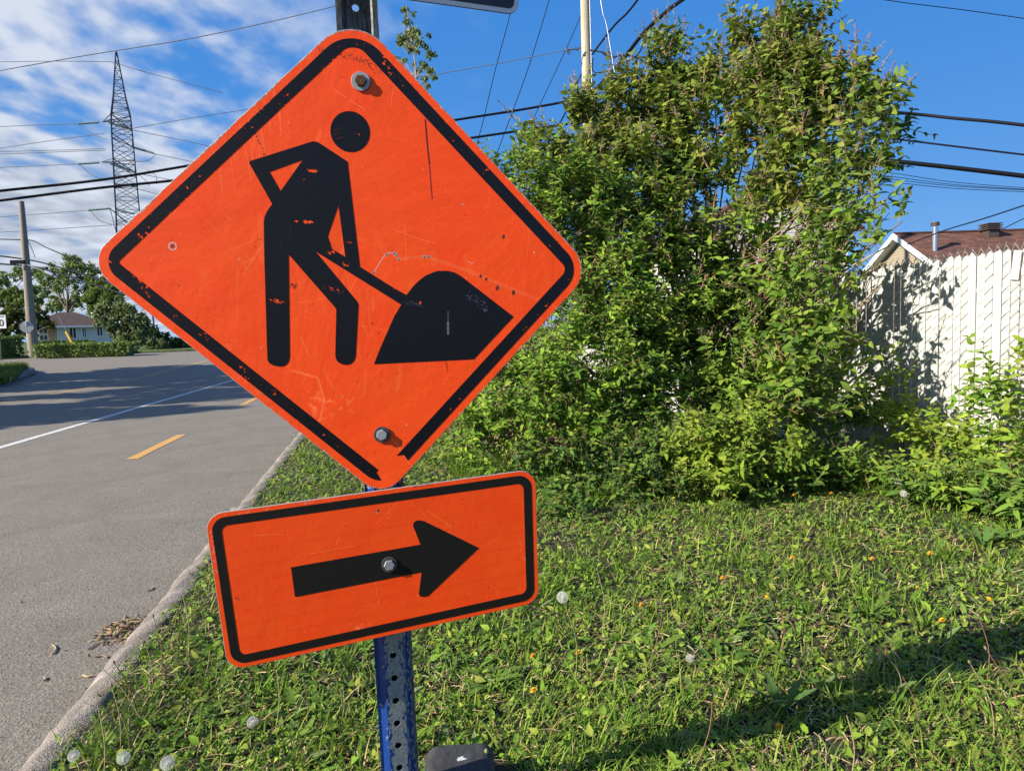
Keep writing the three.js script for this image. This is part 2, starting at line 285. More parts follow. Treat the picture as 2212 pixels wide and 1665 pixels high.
// blobs: [world centre, radius, leaves share]; twigs start inside a blob and grow outward and up
function shrub(o) {
  const r = rng(o.seed), t = thing(o.name, o.label, o.category ?? 'shrub', V3(o.base.x, o.base.y, o.base.z), 0, o.group);
  const local = (p) => p.clone().sub(t.position), leaves = [], twigs = [], unitTwig = new THREE.CylinderGeometry(0.5, 1, 1, 4, 1, true); unitTwig.translate(0, 0.5, 0);
  const put = (a, b, rad, c) => { const d = b.clone().sub(a), L = d.length(); if (L < 1e-4) return; const q = new THREE.Quaternion().setFromUnitVectors(UP, d.normalize()); twigs.push({ m: new THREE.Matrix4().compose(local(a), q, V3(rad, L, rad)), c }); };
  const rootR = o.rootSpread ?? 0.2;
  for (const [c, R, share = 1] of o.blobs) {
    const foot = V3(o.base.x + (r() - 0.5) * 2 * rootR, o.base.y - 0.03, o.base.z + (r() - 0.5) * 2 * rootR);
    const k1 = foot.clone().lerp(c, 0.35).add(V3((r() - 0.5) * 0.2, 0.12 * foot.distanceTo(c), (r() - 0.5) * 0.2)), k2 = foot.clone().lerp(c, 0.7).add(V3((r() - 0.5) * 0.25, 0.1 * foot.distanceTo(c), (r() - 0.5) * 0.25));
    const L = foot.distanceTo(c);
    if (!o.noLimbs) mesh('branch', limb([foot, k1, k2, c].map(local), o.stemR * (0.6 + 0.7 * r()), o.stemR * 0.22, 9, 6), r() < 0.5 ? M.stem : M.stemPale, t);
    const n = Math.round(o.density * R * R * R * share * 4.2 / (R * 1.0));
    const clumps = []; for (let i = 0; i < 4 + R * 16; i++) clumps.push(unit(r).multiplyScalar(R * Math.pow(r(), 0.4) * 0.95));
    for (let i = 0; i < n; i++) {
      const off = clumps[Math.floor(r() * clumps.length)].clone().addScaledVector(unit(r), (0.05 + R * 0.2) * Math.pow(r(), 0.6)), u = off.clone().normalize(), s = c.clone().add(off); if (s.y < o.base.y + 0.04) s.y = o.base.y + 0.04 + r() * 0.1;
      const out = u.clone().multiplyScalar(0.55).add(V3(0, o.up ?? 0.55, 0)).addScaledVector(unit(r), 0.55).normalize(), len = o.twigLen * (0.6 + 0.8 * r());
      const e = s.clone().addScaledVector(out, len), stemC = lin(0.13 + r() * 0.14, 0.1 + r() * 0.1, 0.06 + r() * 0.05);
      put(s, e, o.twigR, stemC);
      if (r() < (o.inner ?? 0.3)) { const from = (r() < 0.5 ? k2 : c).clone().lerp(c, r()); put(from, s, o.twigR * 1.5, stemC); }
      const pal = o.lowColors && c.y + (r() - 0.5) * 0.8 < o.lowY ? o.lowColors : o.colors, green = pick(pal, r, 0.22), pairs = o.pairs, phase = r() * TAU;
      for (let k = 0; k < pairs; k++) {
        const f = (k + 0.7) / pairs, p = s.clone().lerp(e, f), size = o.leaf * (0.65 + 0.6 * r()) * (k === pairs - 1 ? 0.75 : 1);
        for (let h = 0; h < 2; h++) {
          const a = phase + k * (o.spiral ?? 1.57) + h * Math.PI, side = V3(Math.cos(a), 0, Math.sin(a)); side.addScaledVector(out, -side.dot(out)).normalize();
          const dir = side.multiplyScalar(0.85).addScaledVector(out, 0.5).addScaledVector(unit(r), 0.28); dir.y -= o.droop ?? 0.1;
          const nrm = V3(-0.25, 1, 0.2).addScaledVector(unit(r), 0.8).normalize();
          const c2 = green.clone().multiplyScalar(0.8 + 0.35 * r()); if (k >= pairs - 2 && r() < 0.6) c2.lerp(lin(0.26, 0.33, 0.04), 0.45);
          leaves.push({ m: frameFor(dir, nrm, local(p), size, size * (0.8 + 0.4 * r())), c: c2, p });
        }
      }
      if (o.flowers && r() < o.flowers && u.y > -0.1) {   // a dried flower head: a stubby spray of short twiglets
        const fl = 0.11 + r() * 0.09, brown = lin(0.24 + r() * 0.12, 0.175 + r() * 0.08, 0.10 + r() * 0.05);
        for (let k = 0; k < 12; k++) { const a = e.clone().addScaledVector(out, fl * k / 12), b = a.clone().addScaledVector(unit(r).addScaledVector(out, 0.9).normalize(), 0.045 * (1.2 - k / 14)); put(a, b, 0.0035, brown); }
        put(e, e.clone().addScaledVector(out, fl), 0.003, brown);
      }
    }
  }
  for (const [a, b, rad] of o.extra ?? []) put(a, b, rad, lin(0.22 + 0.16 * r(), 0.17 + 0.1 * r(), 0.11 + 0.05 * r()));
  if (twigs.length) instanced('twigs', unitTwig, std({ roughness: 0.9 }), twigs, t);
  // the leaves that show largest are parts of their own
  const own = o.own ?? 0, order = leaves.map((l, i) => [i, (() => { const [x, y, d] = seen(l.p); return x > 0 && x < PW && y > 0 && y < PH ? d : 1e9; })()]).sort((a, b) => a[1] - b[1]).slice(0, own), mine = new Set();
  const tints = [...o.colors, ...(o.lowColors ?? [])], mats = tints.map((c) => leafy({ color: lin(...c) }));
  for (const [i, d] of order) { if (d > 1e8) continue; mine.add(i); const l = leaves[i]; let best = 0, bd = 9; tints.forEach((c, k) => { const q = Math.abs(c[0] - l.c.r) + Math.abs(c[1] - l.c.g); if (q < bd) { bd = q; best = k; } }); const m = new THREE.Mesh(o.geo, mats[best]); m.name = 'leaf'; m.castShadow = m.receiveShadow = true; m.matrix.copy(l.m); m.matrix.decompose(m.position, m.quaternion, m.scale); t.add(m); }
  instanced('foliage', o.geo, leafMat, leaves.filter((_, i) => !mine.has(i)), t);
  return t;
}
function tree(o) {   // blobs in metres from the foot
  const r = rng(o.seed), t = thing(o.name, o.label, o.category ?? 'tree', o.base, 0, o.group), leaves = [];
  const topY = o.trunkTop, lean = o.lean ?? [0, 0], fork = V3(lean[0], topY, lean[1]);
  mesh('trunk', limb([V3(0, -0.3, 0), V3(lean[0] * 0.2, topY * 0.4, lean[1] * 0.2), fork], o.trunkR, o.trunkR * 0.7, 6, 8), M.bark, t);
  const crown = new THREE.Group(); crown.name = 'crown'; t.add(crown);
  for (const [x, y, z, R, share = 1] of o.blobs) {
    const c = V3(x, y, z), j = fork.clone().lerp(c, 0.5).add(V3((r() - 0.5) * 0.5, R * 0.3, (r() - 0.5) * 0.5));
    mesh('limb', limb([fork.clone().multiplyScalar(0.6 + 0.38 * r()), j, c], o.trunkR * 0.5, o.trunkR * 0.1, 6, 5), M.bark, crown);
    const n = Math.round(o.leaves * R * R * share);
    const subs = []; for (let i = 0; i < 9 + R * 5; i++) subs.push([c.clone().addScaledVector(unit(r), R * Math.pow(r(), 0.4) * 0.9), R * (0.2 + 0.22 * r())]);
    for (let i = 0; i < n; i++) {
      const [sc, sr] = subs[Math.floor(r() * subs.length)], p = sc.clone().addScaledVector(unit(r), sr * Math.pow(r(), 0.5)); p.y -= 0;
      const nrm = V3(0, 0.8, 0).add(unit(r)).normalize(), dir = unit(r), s = o.leaf * (0.6 + 0.8 * r());
      leaves.push({ m: frameFor(dir, nrm, p, s, s), c: pick(o.colors, r, 0.3) });
    }
  }
  instanced('foliage', o.geo, leafMat, leaves, crown);
  return t;
}
const LEAF = { lilac: leafGeometry(0.27, 0.35, 0.18, 'ovate', 5), small: leafGeometry(0.235, 0.3, 0.2, 'ovate', 4), lance: leafGeometry(0.13, 0.3, 0.35, 'lance', 5), saw: leafGeometry(0.15, 0.3, 0.3, 'saw', 9), clump: leafGeometry(0.42, 0.4, 0.25, 'ovate', 2) };

// ---------------------------------------------------------------- the two orange signs, their post and base
const KS = 0.78;                                  // the signs' plates were measured for 925 mm; they are 720 mm wide
const closer = (x, y, z) => V3(x, y, z).sub(EYE).multiplyScalar(KS).add(EYE);
function plateFrame(name, label, pos, rows) {     // a group whose x, y span the plate and z is its face
  const t = thing(name, label, 'sign', closer(...pos)), m = new THREE.Matrix4().set(...rows[0], 0, ...rows[1], 0, ...rows[2], 0, 0, 0, 0, 1);
  t.quaternion.setFromRotationMatrix(m).normalize(); t.scale.setScalar(1); return t;
}
const mm = KS / 1000;
function roundedPoints(corners, radii, inset = 0, seg = 10) {   // a rounded polygon, clockwise corners in mm, offset inward
  const n = corners.length, lines = corners.map((p, i) => { const q = corners[(i + 1) % n], dx = q[0] - p[0], dy = q[1] - p[1], L = Math.hypot(dx, dy); const nx = dy / L, ny = -dx / L; return { p: [p[0] + nx * inset, p[1] + ny * inset], d: [dx / L, dy / L] }; });
  const cs = lines.map((b, i) => { const a = lines[(i + n - 1) % n], det = a.d[0] * b.d[1] - a.d[1] * b.d[0], t = ((b.p[0] - a.p[0]) * b.d[1] - (b.p[1] - a.p[1]) * b.d[0]) / det; return [a.p[0] + a.d[0] * t, a.p[1] + a.d[1] * t]; });
  const out = [];
  cs.forEach((c, i) => {
    const a = lines[(i + n - 1) % n].d, b = lines[i].d, r = Math.max(4, radii[i] - inset), cos = -(a[0] * b[0] + a[1] * b[1]), half = Math.acos(clamp(cos, -1, 1)) / 2, cut = r / Math.tan(half);
    const s = [c[0] - a[0] * cut, c[1] - a[1] * cut], bis = [b[0] - a[0], b[1] - a[1]], bl = Math.hypot(...bis), o = [c[0] + bis[0] / bl * r / Math.sin(half), c[1] + bis[1] / bl * r / Math.sin(half)], e = [c[0] + b[0] * cut, c[1] + b[1] * cut];
    const a0 = Math.atan2(s[1] - o[1], s[0] - o[0]); let a1 = Math.atan2(e[1] - o[1], e[0] - o[0]); while (a1 > a0) a1 -= TAU; if (a0 - a1 > Math.PI) a1 += TAU;
    for (let k = 0; k <= seg; k++) { const f = lerp(a0, a1, k / seg); out.push([o[0] + Math.cos(f) * r, o[1] + Math.sin(f) * r]); }
  });
  return out;
}
const shapeOf = (pts) => new THREE.Shape(pts.map(([x, y]) => new THREE.Vector2(x * mm, y * mm)));
function uvFromPlane(g, size) { const p = g.attributes.position, uv = new Float32Array(p.count * 2); for (let i = 0; i < p.count; i++) { uv[i * 2] = p.getX(i) / mm / size + 0.5; uv[i * 2 + 1] = p.getY(i) / mm / size + 0.5; } g.setAttribute('uv', new THREE.BufferAttribute(uv, 2)); return g; }
function film(points, holes, size, z) {           // a printed film lying on the plate
  const s = shapeOf(points); for (const h of holes) s.holes.push(new THREE.Path(h.map(([x, y]) => new THREE.Vector2(x * mm, y * mm))));
  const g = uvFromPlane(new THREE.ShapeGeometry(s, 12), size); g.translate(0, 0, z); return g;
}
function plate(points, size, t = 0.003) {
  const g = new THREE.ExtrudeGeometry(shapeOf(points), { depth: t, bevelEnabled: true, bevelThickness: 0.0008, bevelSize: 0.0008, bevelOffset: -0.0008, bevelSegments: 2 }); g.translate(0, 0, -t - 0.0008); return uvFromPlane(g, size);
}
const ORANGE = [240, 76, 19];
function sheeting(size, px, seed, marks, aff) {        // retroreflective orange sheeting: cell grain, scratches, chips
  return canvas(px, px, (c) => {
    const r = rng(seed), S = px / size;
    c.fillStyle = `rgb(${ORANGE})`; c.fillRect(0, 0, px, px);
    c.setTransform(S, 0, 0, -S, px / 2, px / 2);
    for (let i = 0; i < 500; i++) { const x = (r() - 0.5) * size, y = (r() - 0.5) * size, R = 20 + r() * 90; c.fillStyle = r() < 0.5 ? 'rgba(255,96,40,0.035)' : 'rgba(226,60,12,0.04)'; c.beginPath(); c.ellipse(x, y, R, R * (0.2 + 0.5 * r()), r() * 3, 0, 7); c.fill(); }
    const pitch = 6.6; let row = 0;
    for (let y = -size / 2; y < size / 2; y += pitch * 0.866, row++) for (let x = -size / 2 + (row % 2) * pitch / 2; x < size / 2; x += pitch) { c.fillStyle = r() < 0.5 ? 'rgba(206,46,8,0.42)' : 'rgba(214,52,8,0.22)'; c.fillRect(x - 1.6, y - 1.6, 3.2, 3.2); }
    for (let i = 0; i < 170; i++) { const x = (r() - 0.5) * size, y = (r() - 0.5) * size, a = r() * 6.3, L = 10 + r() * r() * 150; c.strokeStyle = `rgba(255,${120 + r() * 60},${85 + r() * 50},${0.10 + r() * 0.32})`; c.lineWidth = 0.7 + r() * 1.6; c.beginPath(); c.moveTo(x, y); c.quadraticCurveTo(x + Math.cos(a) * L / 2 + (r() - 0.5) * L * 0.3, y + Math.sin(a) * L / 2, x + Math.cos(a) * L, y + Math.sin(a) * L); c.stroke(); }
    for (let i = 0; i < 160; i++) { c.fillStyle = r() < 0.6 ? 'rgba(255,150,110,0.5)' : 'rgba(90,30,20,0.5)'; c.beginPath(); c.arc((r() - 0.5) * size, (r() - 0.5) * size, 0.6 + r() * 1.5, 0, 7); c.fill(); }
    warp(c, S, px / 2, aff); marks(c, r);
  });
}
const warpD = [[1.0101, -0.0087], [0.005, 0.9936], [-12.0121, -16.9871]], warpA = [[0.9921, 0.0969], [-0.0325, 0.9508], [-7.8049, -1.8292]];   // marks were measured on a plate plane turned a little differently
const warp = (c, S, half, [[a, b], [d, e], [f, g]]) => c.setTransform(S * a, -S * b, S * d, -S * e, half + S * f, half - S * g);
const scuff = (c, r, x0, y0, x1, y1, n, col, w, spread) => { for (let i = 0; i < n; i++) { const t = r(), x = lerp(x0, x1, t) + (r() - 0.5) * spread, y = lerp(y0, y1, t) + (r() - 0.5) * spread; c.fillStyle = col; c.beginPath(); c.ellipse(x, y, w * (0.3 + r()), w * (0.2 + 0.5 * r()), r() * 3, 0, 7); c.fill(); } };
const line = (c, pts, col, w) => { c.strokeStyle = col; c.lineWidth = w; c.lineJoin = 'round'; c.beginPath(); pts.forEach(([x, y], i) => i ? c.lineTo(x, y) : c.moveTo(x, y)); c.stroke(); };
const edgeMetal = std({ color: lin(0.34, 0.33, 0.33), roughness: 0.6, metalness: 0.3 });
const grain = noiseTexture(512, (u, v) => { const k = 0.5 + tileNoise(u, v, 5, 2.9, 3) * 0.55 + tileNoise(u, v, 40, 1.9, 2) * 0.12; return [k, k, k]; });

const C4 = [[-462, 446], [449, 411], [455, -442], [-503, -487]];   // top, right, bottom, left corners of the diamond, in its plane
const RAD = [110, 82, 70, 66];
const edge = roundedPoints(C4, RAD, 0);
{
  const t = plateFrame('roadwork_sign', 'large orange diamond roadwork sign with black digging worker, bolted to the post', [-0.0129, 1.38, -1.8351], [[0.70579, 0.70579, -0.06105], [-0.70711, 0.70711, 0.0], [0.04317, 0.04317, 0.99813]]);
  const map = sheeting(1000, 2048, 77, (c, r) => {
    // bare aluminium chips along the upper left and upper right edges
    c.setTransform(2.048, 0, 0, -2.048, 1024, 1024);
    for (let i = 0; i < edge.length; i++) {
      const [x0, y0] = edge[i], [x1, y1] = edge[(i + 1) % edge.length], L = Math.hypot(x1 - x0, y1 - y0), upperLeft = x0 < -380 && y0 > -420, upper = y0 > 380;
      const n = L * (upperLeft ? 0.8 : upper ? 0.35 : 0.06);
      for (let k = 0; k < n; k++) { const f = r(), x = lerp(x0, x1, f), y = lerp(y0, y1, f), worn = upperLeft ? 0.5 + 0.9 * Math.max(0, perlin.noise(y * 0.012, 3, 1) + 0.35) : 0.7; c.fillStyle = r() < 0.5 ? 'rgb(176,172,170)' : 'rgb(120,116,116)'; c.beginPath(); c.ellipse(x, y, worn * (1.2 + r() * 4), worn * (1 + r() * 5), r() * 3, 0, 7); c.fill(); }
    }
    warp(c, 2.048, 1024, warpD);
    for (let i = 0; i < 16; i++) { const y = -60 + r() * 240, L = 40 + r() * 120; line(c, [[-452, y], [-452 + L * 0.5, y + (r() - 0.5) * 14 - L * 0.3], [-452 + L, y - L * 0.75]], 'rgba(255,150,110,0.35)', 1 + r() * 1.5); }
    const crease = [[38, 6], [32, 30], [27, 59], [30, 74], [41, 81], [48, 76], [61, 81], [104, 133], [170, 168], [248, 203], [340, 240], [428, 278]];
    line(c, crease.slice(0, 6), 'rgb(206,150,140)', 2.5); line(c, crease.slice(5), 'rgba(255,120,74,0.55)', 7); line(c, crease.slice(5), 'rgba(190,48,14,0.6)', 2);
    for (const [x, y] of [[30, 66], [41, 82], [48, 84], [61, 80], [38, 8], [104, 133], [112, 140]]) { c.fillStyle = 'rgb(150,140,140)'; c.beginPath(); c.arc(x, y, 4.2, 0, 7); c.fill(); c.fillStyle = 'rgb(90,60,55)'; c.beginPath(); c.arc(x + 1, y - 1, 2.2, 0, 7); c.fill(); }
    line(c, [[-137, 397], [-110, 372], [-80, 345], [-51, 320]], 'rgba(60,22,40,0.85)', 4.5); line(c, [[-51, 320], [-20, 291], [16, 258]], 'rgba(70,24,36,0.85)', 3);
    c.strokeStyle = 'rgb(190,170,165)'; c.lineWidth = 3; c.beginPath(); c.arc(-364, -299, 9, 0, 7); c.stroke(); c.fillStyle = 'rgb(150,50,30)'; c.beginPath(); c.arc(-364, -299, 5, 0, 7); c.fill();
    for (const [x, y, s] of [[218, 322, 6], [262, 206, 5], [300, 210, 7], [340, 232, 7], [246, 201, 5]]) { c.fillStyle = 'rgb(86,44,34)'; c.beginPath(); c.ellipse(x, y, s * 0.7, s, 0.6, 0, 7); c.fill(); }
    scuff(c, r, -440, 330, -330, 400, 90, 'rgba(80,30,18,0.55)', 2.6, 12); scuff(c, r, -360, 380, -200, 440, 70, 'rgba(70,28,18,0.5)', 2.4, 14);
    scuff(c, r, -420, 60, -330, 20, 40, 'rgba(70,24,16,0.5)', 2.4, 6); scuff(c, r, -120, -190, -80, -160, 60, 'rgba(60,20,14,0.6)', 2.6, 9);
    scuff(c, r, 285, 30, 300, 20, 18, 'rgb(176,176,180)', 3, 8); scuff(c, r, 330, -30, 356, -48, 25, 'rgba(70,24,16,0.6)', 2, 4);
    line(c, [[330, 420], [372, 395]], 'rgba(60,24,20,0.7)', 2.5);
    for (let i = 0; i < 34; i++) { const x = -330 + r() * 620, y = -330 + r() * 560, L = 30 + r() * 110, a = -0.78 + (r() - 0.5) * 0.9; c.strokeStyle = `rgba(255,${130 + r() * 40},${96 + r() * 40},${0.05 + r() * 0.12})`; c.lineWidth = 4 + r() * 10; c.lineCap = 'round'; c.beginPath(); c.moveTo(x, y); c.quadraticCurveTo(x + Math.cos(a) * L * 0.5 + (r() - 0.5) * 20, y + Math.sin(a) * L * 0.5, x + Math.cos(a) * L, y + Math.sin(a) * L); c.stroke(); }
    for (let i = 0; i < 26; i++) { const x = -380 + r() * 760, y = -380 + r() * 760; scuff(c, r, x, y, x + 6, y + 6, 3, r() < 0.5 ? 'rgba(190,170,165,0.8)' : 'rgba(96,40,26,0.7)', 1.6 + r() * 2, 5); }
    scuff(c, r, 150, -380, 240, -300, 24, 'rgba(255,130,90,0.35)', 10, 60); line(c, [[60, -330], [120, -300], [170, -330], [200, -380]], 'rgba(255,140,100,0.4)', 6);
    scuff(c, r, -440, -430, 430, -440, 70, 'rgb(150,140,136)', 1.6, 10);
  }, warpD);
  const face = new THREE.MeshPhysicalMaterial({ map, roughness: 0.5, specularIntensity: 0.5, bumpMap: grain, bumpScale: 0.0026 });
  mesh('panel', plate(edge, 1000), [face, edgeMetal], t);
  const worn = canvas(1024, 1024, (c) => {          // where the black film has been scraped off
    const r = rng(41), S = 1.024; c.fillStyle = '#fff'; c.fillRect(0, 0, 1024, 1024); warp(c, S, 512, warpD);
    const off = '#000';
    // the lower right arm of the border is gone from here to the bottom corner
    c.fillStyle = off; c.beginPath(); c.moveTo(424, -298); c.lineTo(470, -310); c.lineTo(480, -470); c.lineTo(438, -470); c.lineTo(438, -394); c.lineTo(402, -383); c.lineTo(398, -330); c.closePath(); c.fill();
    scuff(c, r, -440, -300, -390, -420, 14, off, 4, 14); scuff(c, r, -452, -340, -400, -340, 8, off, 5, 12); scuff(c, r, -420, -405, -330, -430, 13, off, 5, 14);
    for (const [x, y] of [[-330, -430], [-240, -432], [-160, -415], [-40, -412], [-20, -428], [60, -405], [150, -420]]) scuff(c, r, x - 8, y, x + 12, y, 6, off, 3.2, 11);
    scuff(c, r, -444, -280, -410, -200, 16, off, 2.4, 26); scuff(c, r, -446, -20, -412, 200, 60, off, 1.8, 30); scuff(c, r, -446, 40, -442, 140, 50, off, 3, 5); scuff(c, r, -446, -230, -414, -80, 34, off, 2, 30);
    scuff(c, r, -412, 300, -380, 420, 14, off, 3, 22); scuff(c, r, -300, 432, 100, 440, 40, off, 2.3, 24); scuff(c, r, -330, 440, -270, 410, 14, off, 5, 12); scuff(c, r, 60, 408, 70, 440, 14, off, 3, 6); scuff(c, r, 420, 430, 448, 300, 30, off, 2, 24);
    for (let i = 0; i < 80; i++) { const s = Math.floor(r() * 4), f = r(), a = C4[s], b = C4[(s + 1) % 4], q = 0.955 + (r() < 0.5 ? -0.003 : -0.064); c.beginPath(); c.ellipse(lerp(a[0], b[0], f) * q, lerp(a[1], b[1], f) * q, 1 + r() * 4, 0.8 + r() * 2, r() * 3, 0, 7); c.fill(); }
    // tears in the worker
    scuff(c, r, -258, 82, -240, 98, 26, off, 4, 5); scuff(c, r, -178, -22, -162, -8, 18, off, 4, 4); scuff(c, r, -196, -38, -190, -33, 8, off, 3, 2); scuff(c, r, -252, 60, -249, 56, 4, off, 3, 2);
    scuff(c, r, -104, -236, -74, -212, 40, off, 2.4, 12); scuff(c, r, -84, -42, -70, -22, 18, off, 3.4, 8); scuff(c, r, -66, 16, -56, 26, 10, off, 2.4, 5); scuff(c, r, -36, -34, -24, -24, 16, off, 2.6, 8);
    scuff(c, r, -262, 196, -254, 206, 8, off, 2, 4); scuff(c, r, -238, 238, -228, 244, 10, off, 2, 5); scuff(c, r, -30, -108, 10, -92, 40, off, 2.2, 14); scuff(c, r, -246, 6, -240, 6, 3, off, 1.6, 2);
    line(c, [[-300, 30], [-310, 22]], off, 2); line(c, [[-282, 204], [-270, 226]], off, 1.6); line(c, [[-272, 196], [-268, 212]], off, 1.4);
    scuff(c, r, 176, 34, 182, 38, 5, off, 4, 3); scuff(c, r, 100, 16, 104, 12, 4, off, 2, 2);
  });
  const scratched = canvas(1024, 1024, (c) => { const r = rng(42); c.fillStyle = 'rgb(12,14,20)'; c.fillRect(0, 0, 1024, 1024); warp(c, 1.024, 512, warpD); for (let i = 0; i < 260; i++) { const x = (r() - 0.5) * 960, y = (r() - 0.5) * 960, a = r() * 6.3, L = 4 + r() * 60; line(c, [[x, y], [x + Math.cos(a) * L, y + Math.sin(a) * L]], `rgba(130,136,146,${0.03 + r() * 0.14})`, 0.6 + r()); } line(c, [[247, 70], [268, 47]], 'rgba(150,160,170,0.35)', 4); line(c, [[266, 49], [290, 24]], 'rgba(150,160,170,0.55)', 6); scuff(c, r, 250, 140, 320, 150, 40, 'rgba(130,140,150,0.4)', 3, 20); scuff(c, r, 150, 10, 190, 30, 30, 'rgba(120,126,136,0.3)', 3, 10); for (let i = 0; i < 240; i++) { c.fillStyle = 'rgba(150,150,155,0.35)'; c.fillRect((r() - 0.5) * 960, (r() - 0.5) * 960, 1.5, 1.5); } });
  scratched.colorSpace = THREE.SRGBColorSpace;
  const black = new THREE.MeshPhysicalMaterial({ map: scratched, alphaMap: worn, alphaTest: 0.5, roughness: 0.34, specularIntensity: 0.5 });
  map.colorSpace = THREE.SRGBColorSpace;
  mesh('border', film(roundedPoints(C4, RAD.map((r) => r + 6), 21), [roundedPoints(C4, RAD.map((r) => r * 0.8 + 6), 52).reverse()], 1000, 0.0006), black, t);
  const head = []; for (let i = 0; i < 40; i++) { const a = i / 40 * TAU; head.push([-263 + 51 * Math.cos(a) + 0 * Math.sin(a), 216 + -2 * Math.cos(a) + 51 * Math.sin(a)]); }
  const body = [[-387, -23], [-389, -17], [-385, -10], [-313, 130], [-306, 136], [-298, 139], [-222, 154], [-215, 154], [-210, 149], [-11, -24], [90, -4], [128, 6], [125, 34], [126, 60], [129, 78], [136, 94], [144, 110], [156, 122], [166, 131], [178, 138], [191, 142], [203, 144], [377, 163], [377, 3], [190, -189], [174, -148], [155, -94], [143, -59], [135, -23], [-119, -74], [42, -96], [50, -98], [55, -102], [138, -203], [144, -213], [146, -222], [144, -233], [137, -241], [127, -247], [116, -249], [107, -246], [99, -239], [21, -149], [13, -147], [-163, -127], [19, -325], [24, -335], [25, -344], [21, -355], [13, -362], [3, -368], [-7, -371], [-16, -369], [-22, -364], [-205, -171], [-262, -109], [-270, -97], [-275, -82], [-278, -60]].reverse();
  const hole1 = [[-337, -4], [-299, 78], [-285, -21]], hole2 = [[-158, 56], [-55, -31], [-95, -40], [-107, -32], [-123, -24]];
  mesh('worker_symbol', [film(body, [hole1, hole2.reverse()], 1000, 0.0006), film(head, [], 1000, 0.0006)], black, t);
  boltOn(t, -329, 329, true); boltOn(t, 334, -315, false);
}
function boltOn(t, x, y, rusty) {                 // washer, hexagon head
  const b = new THREE.Group(); b.name = 'bolt'; b.position.set(x * mm, y * mm, 0.001); b.rotation.z = 0.8; t.add(b);
  const ring = new THREE.Shape(); ring.absarc(0, 0, rusty ? 0.0185 : 0.0165, 0, TAU); const h = new THREE.Path(); h.absarc(0, 0, 0.005, 0, TAU, true); ring.holes.push(h);
  const w = new THREE.ExtrudeGeometry(ring, { depth: 0.002, bevelEnabled: true, bevelThickness: 0.0006, bevelSize: 0.0006, bevelSegments: 2, curveSegments: 24 });
  mesh('washer', w, rusty ? std({ color: lin(0.3, 0.31, 0.32), roughness: 0.55, metalness: 0.5 }) : std({ color: lin(0.07, 0.07, 0.075), roughness: 0.5, metalness: 0.5 }), b);
  const hex = new THREE.Shape(); for (let i = 0; i < 6; i++) { const a = i / 6 * TAU; i ? hex.lineTo(Math.cos(a) * 0.0105, Math.sin(a) * 0.0105) : hex.moveTo(Math.cos(a) * 0.0105, Math.sin(a) * 0.0105); } hex.closePath();
  const g = new THREE.ExtrudeGeometry(hex, { depth: 0.0035, bevelEnabled: true, bevelThickness: 0.0015, bevelSize: 0.0012, bevelSegments: 3 }); g.translate(0, 0, 0.004); if (!rusty) g.rotateZ(0.3);
  mesh('hex_head', g, rusty ? std({ map: repeat(barkMap, 12, 12), color: lin(0.5, 0.27, 0.12), roughness: 0.85, metalness: 0.2 }) : M.galvanised, b);
}
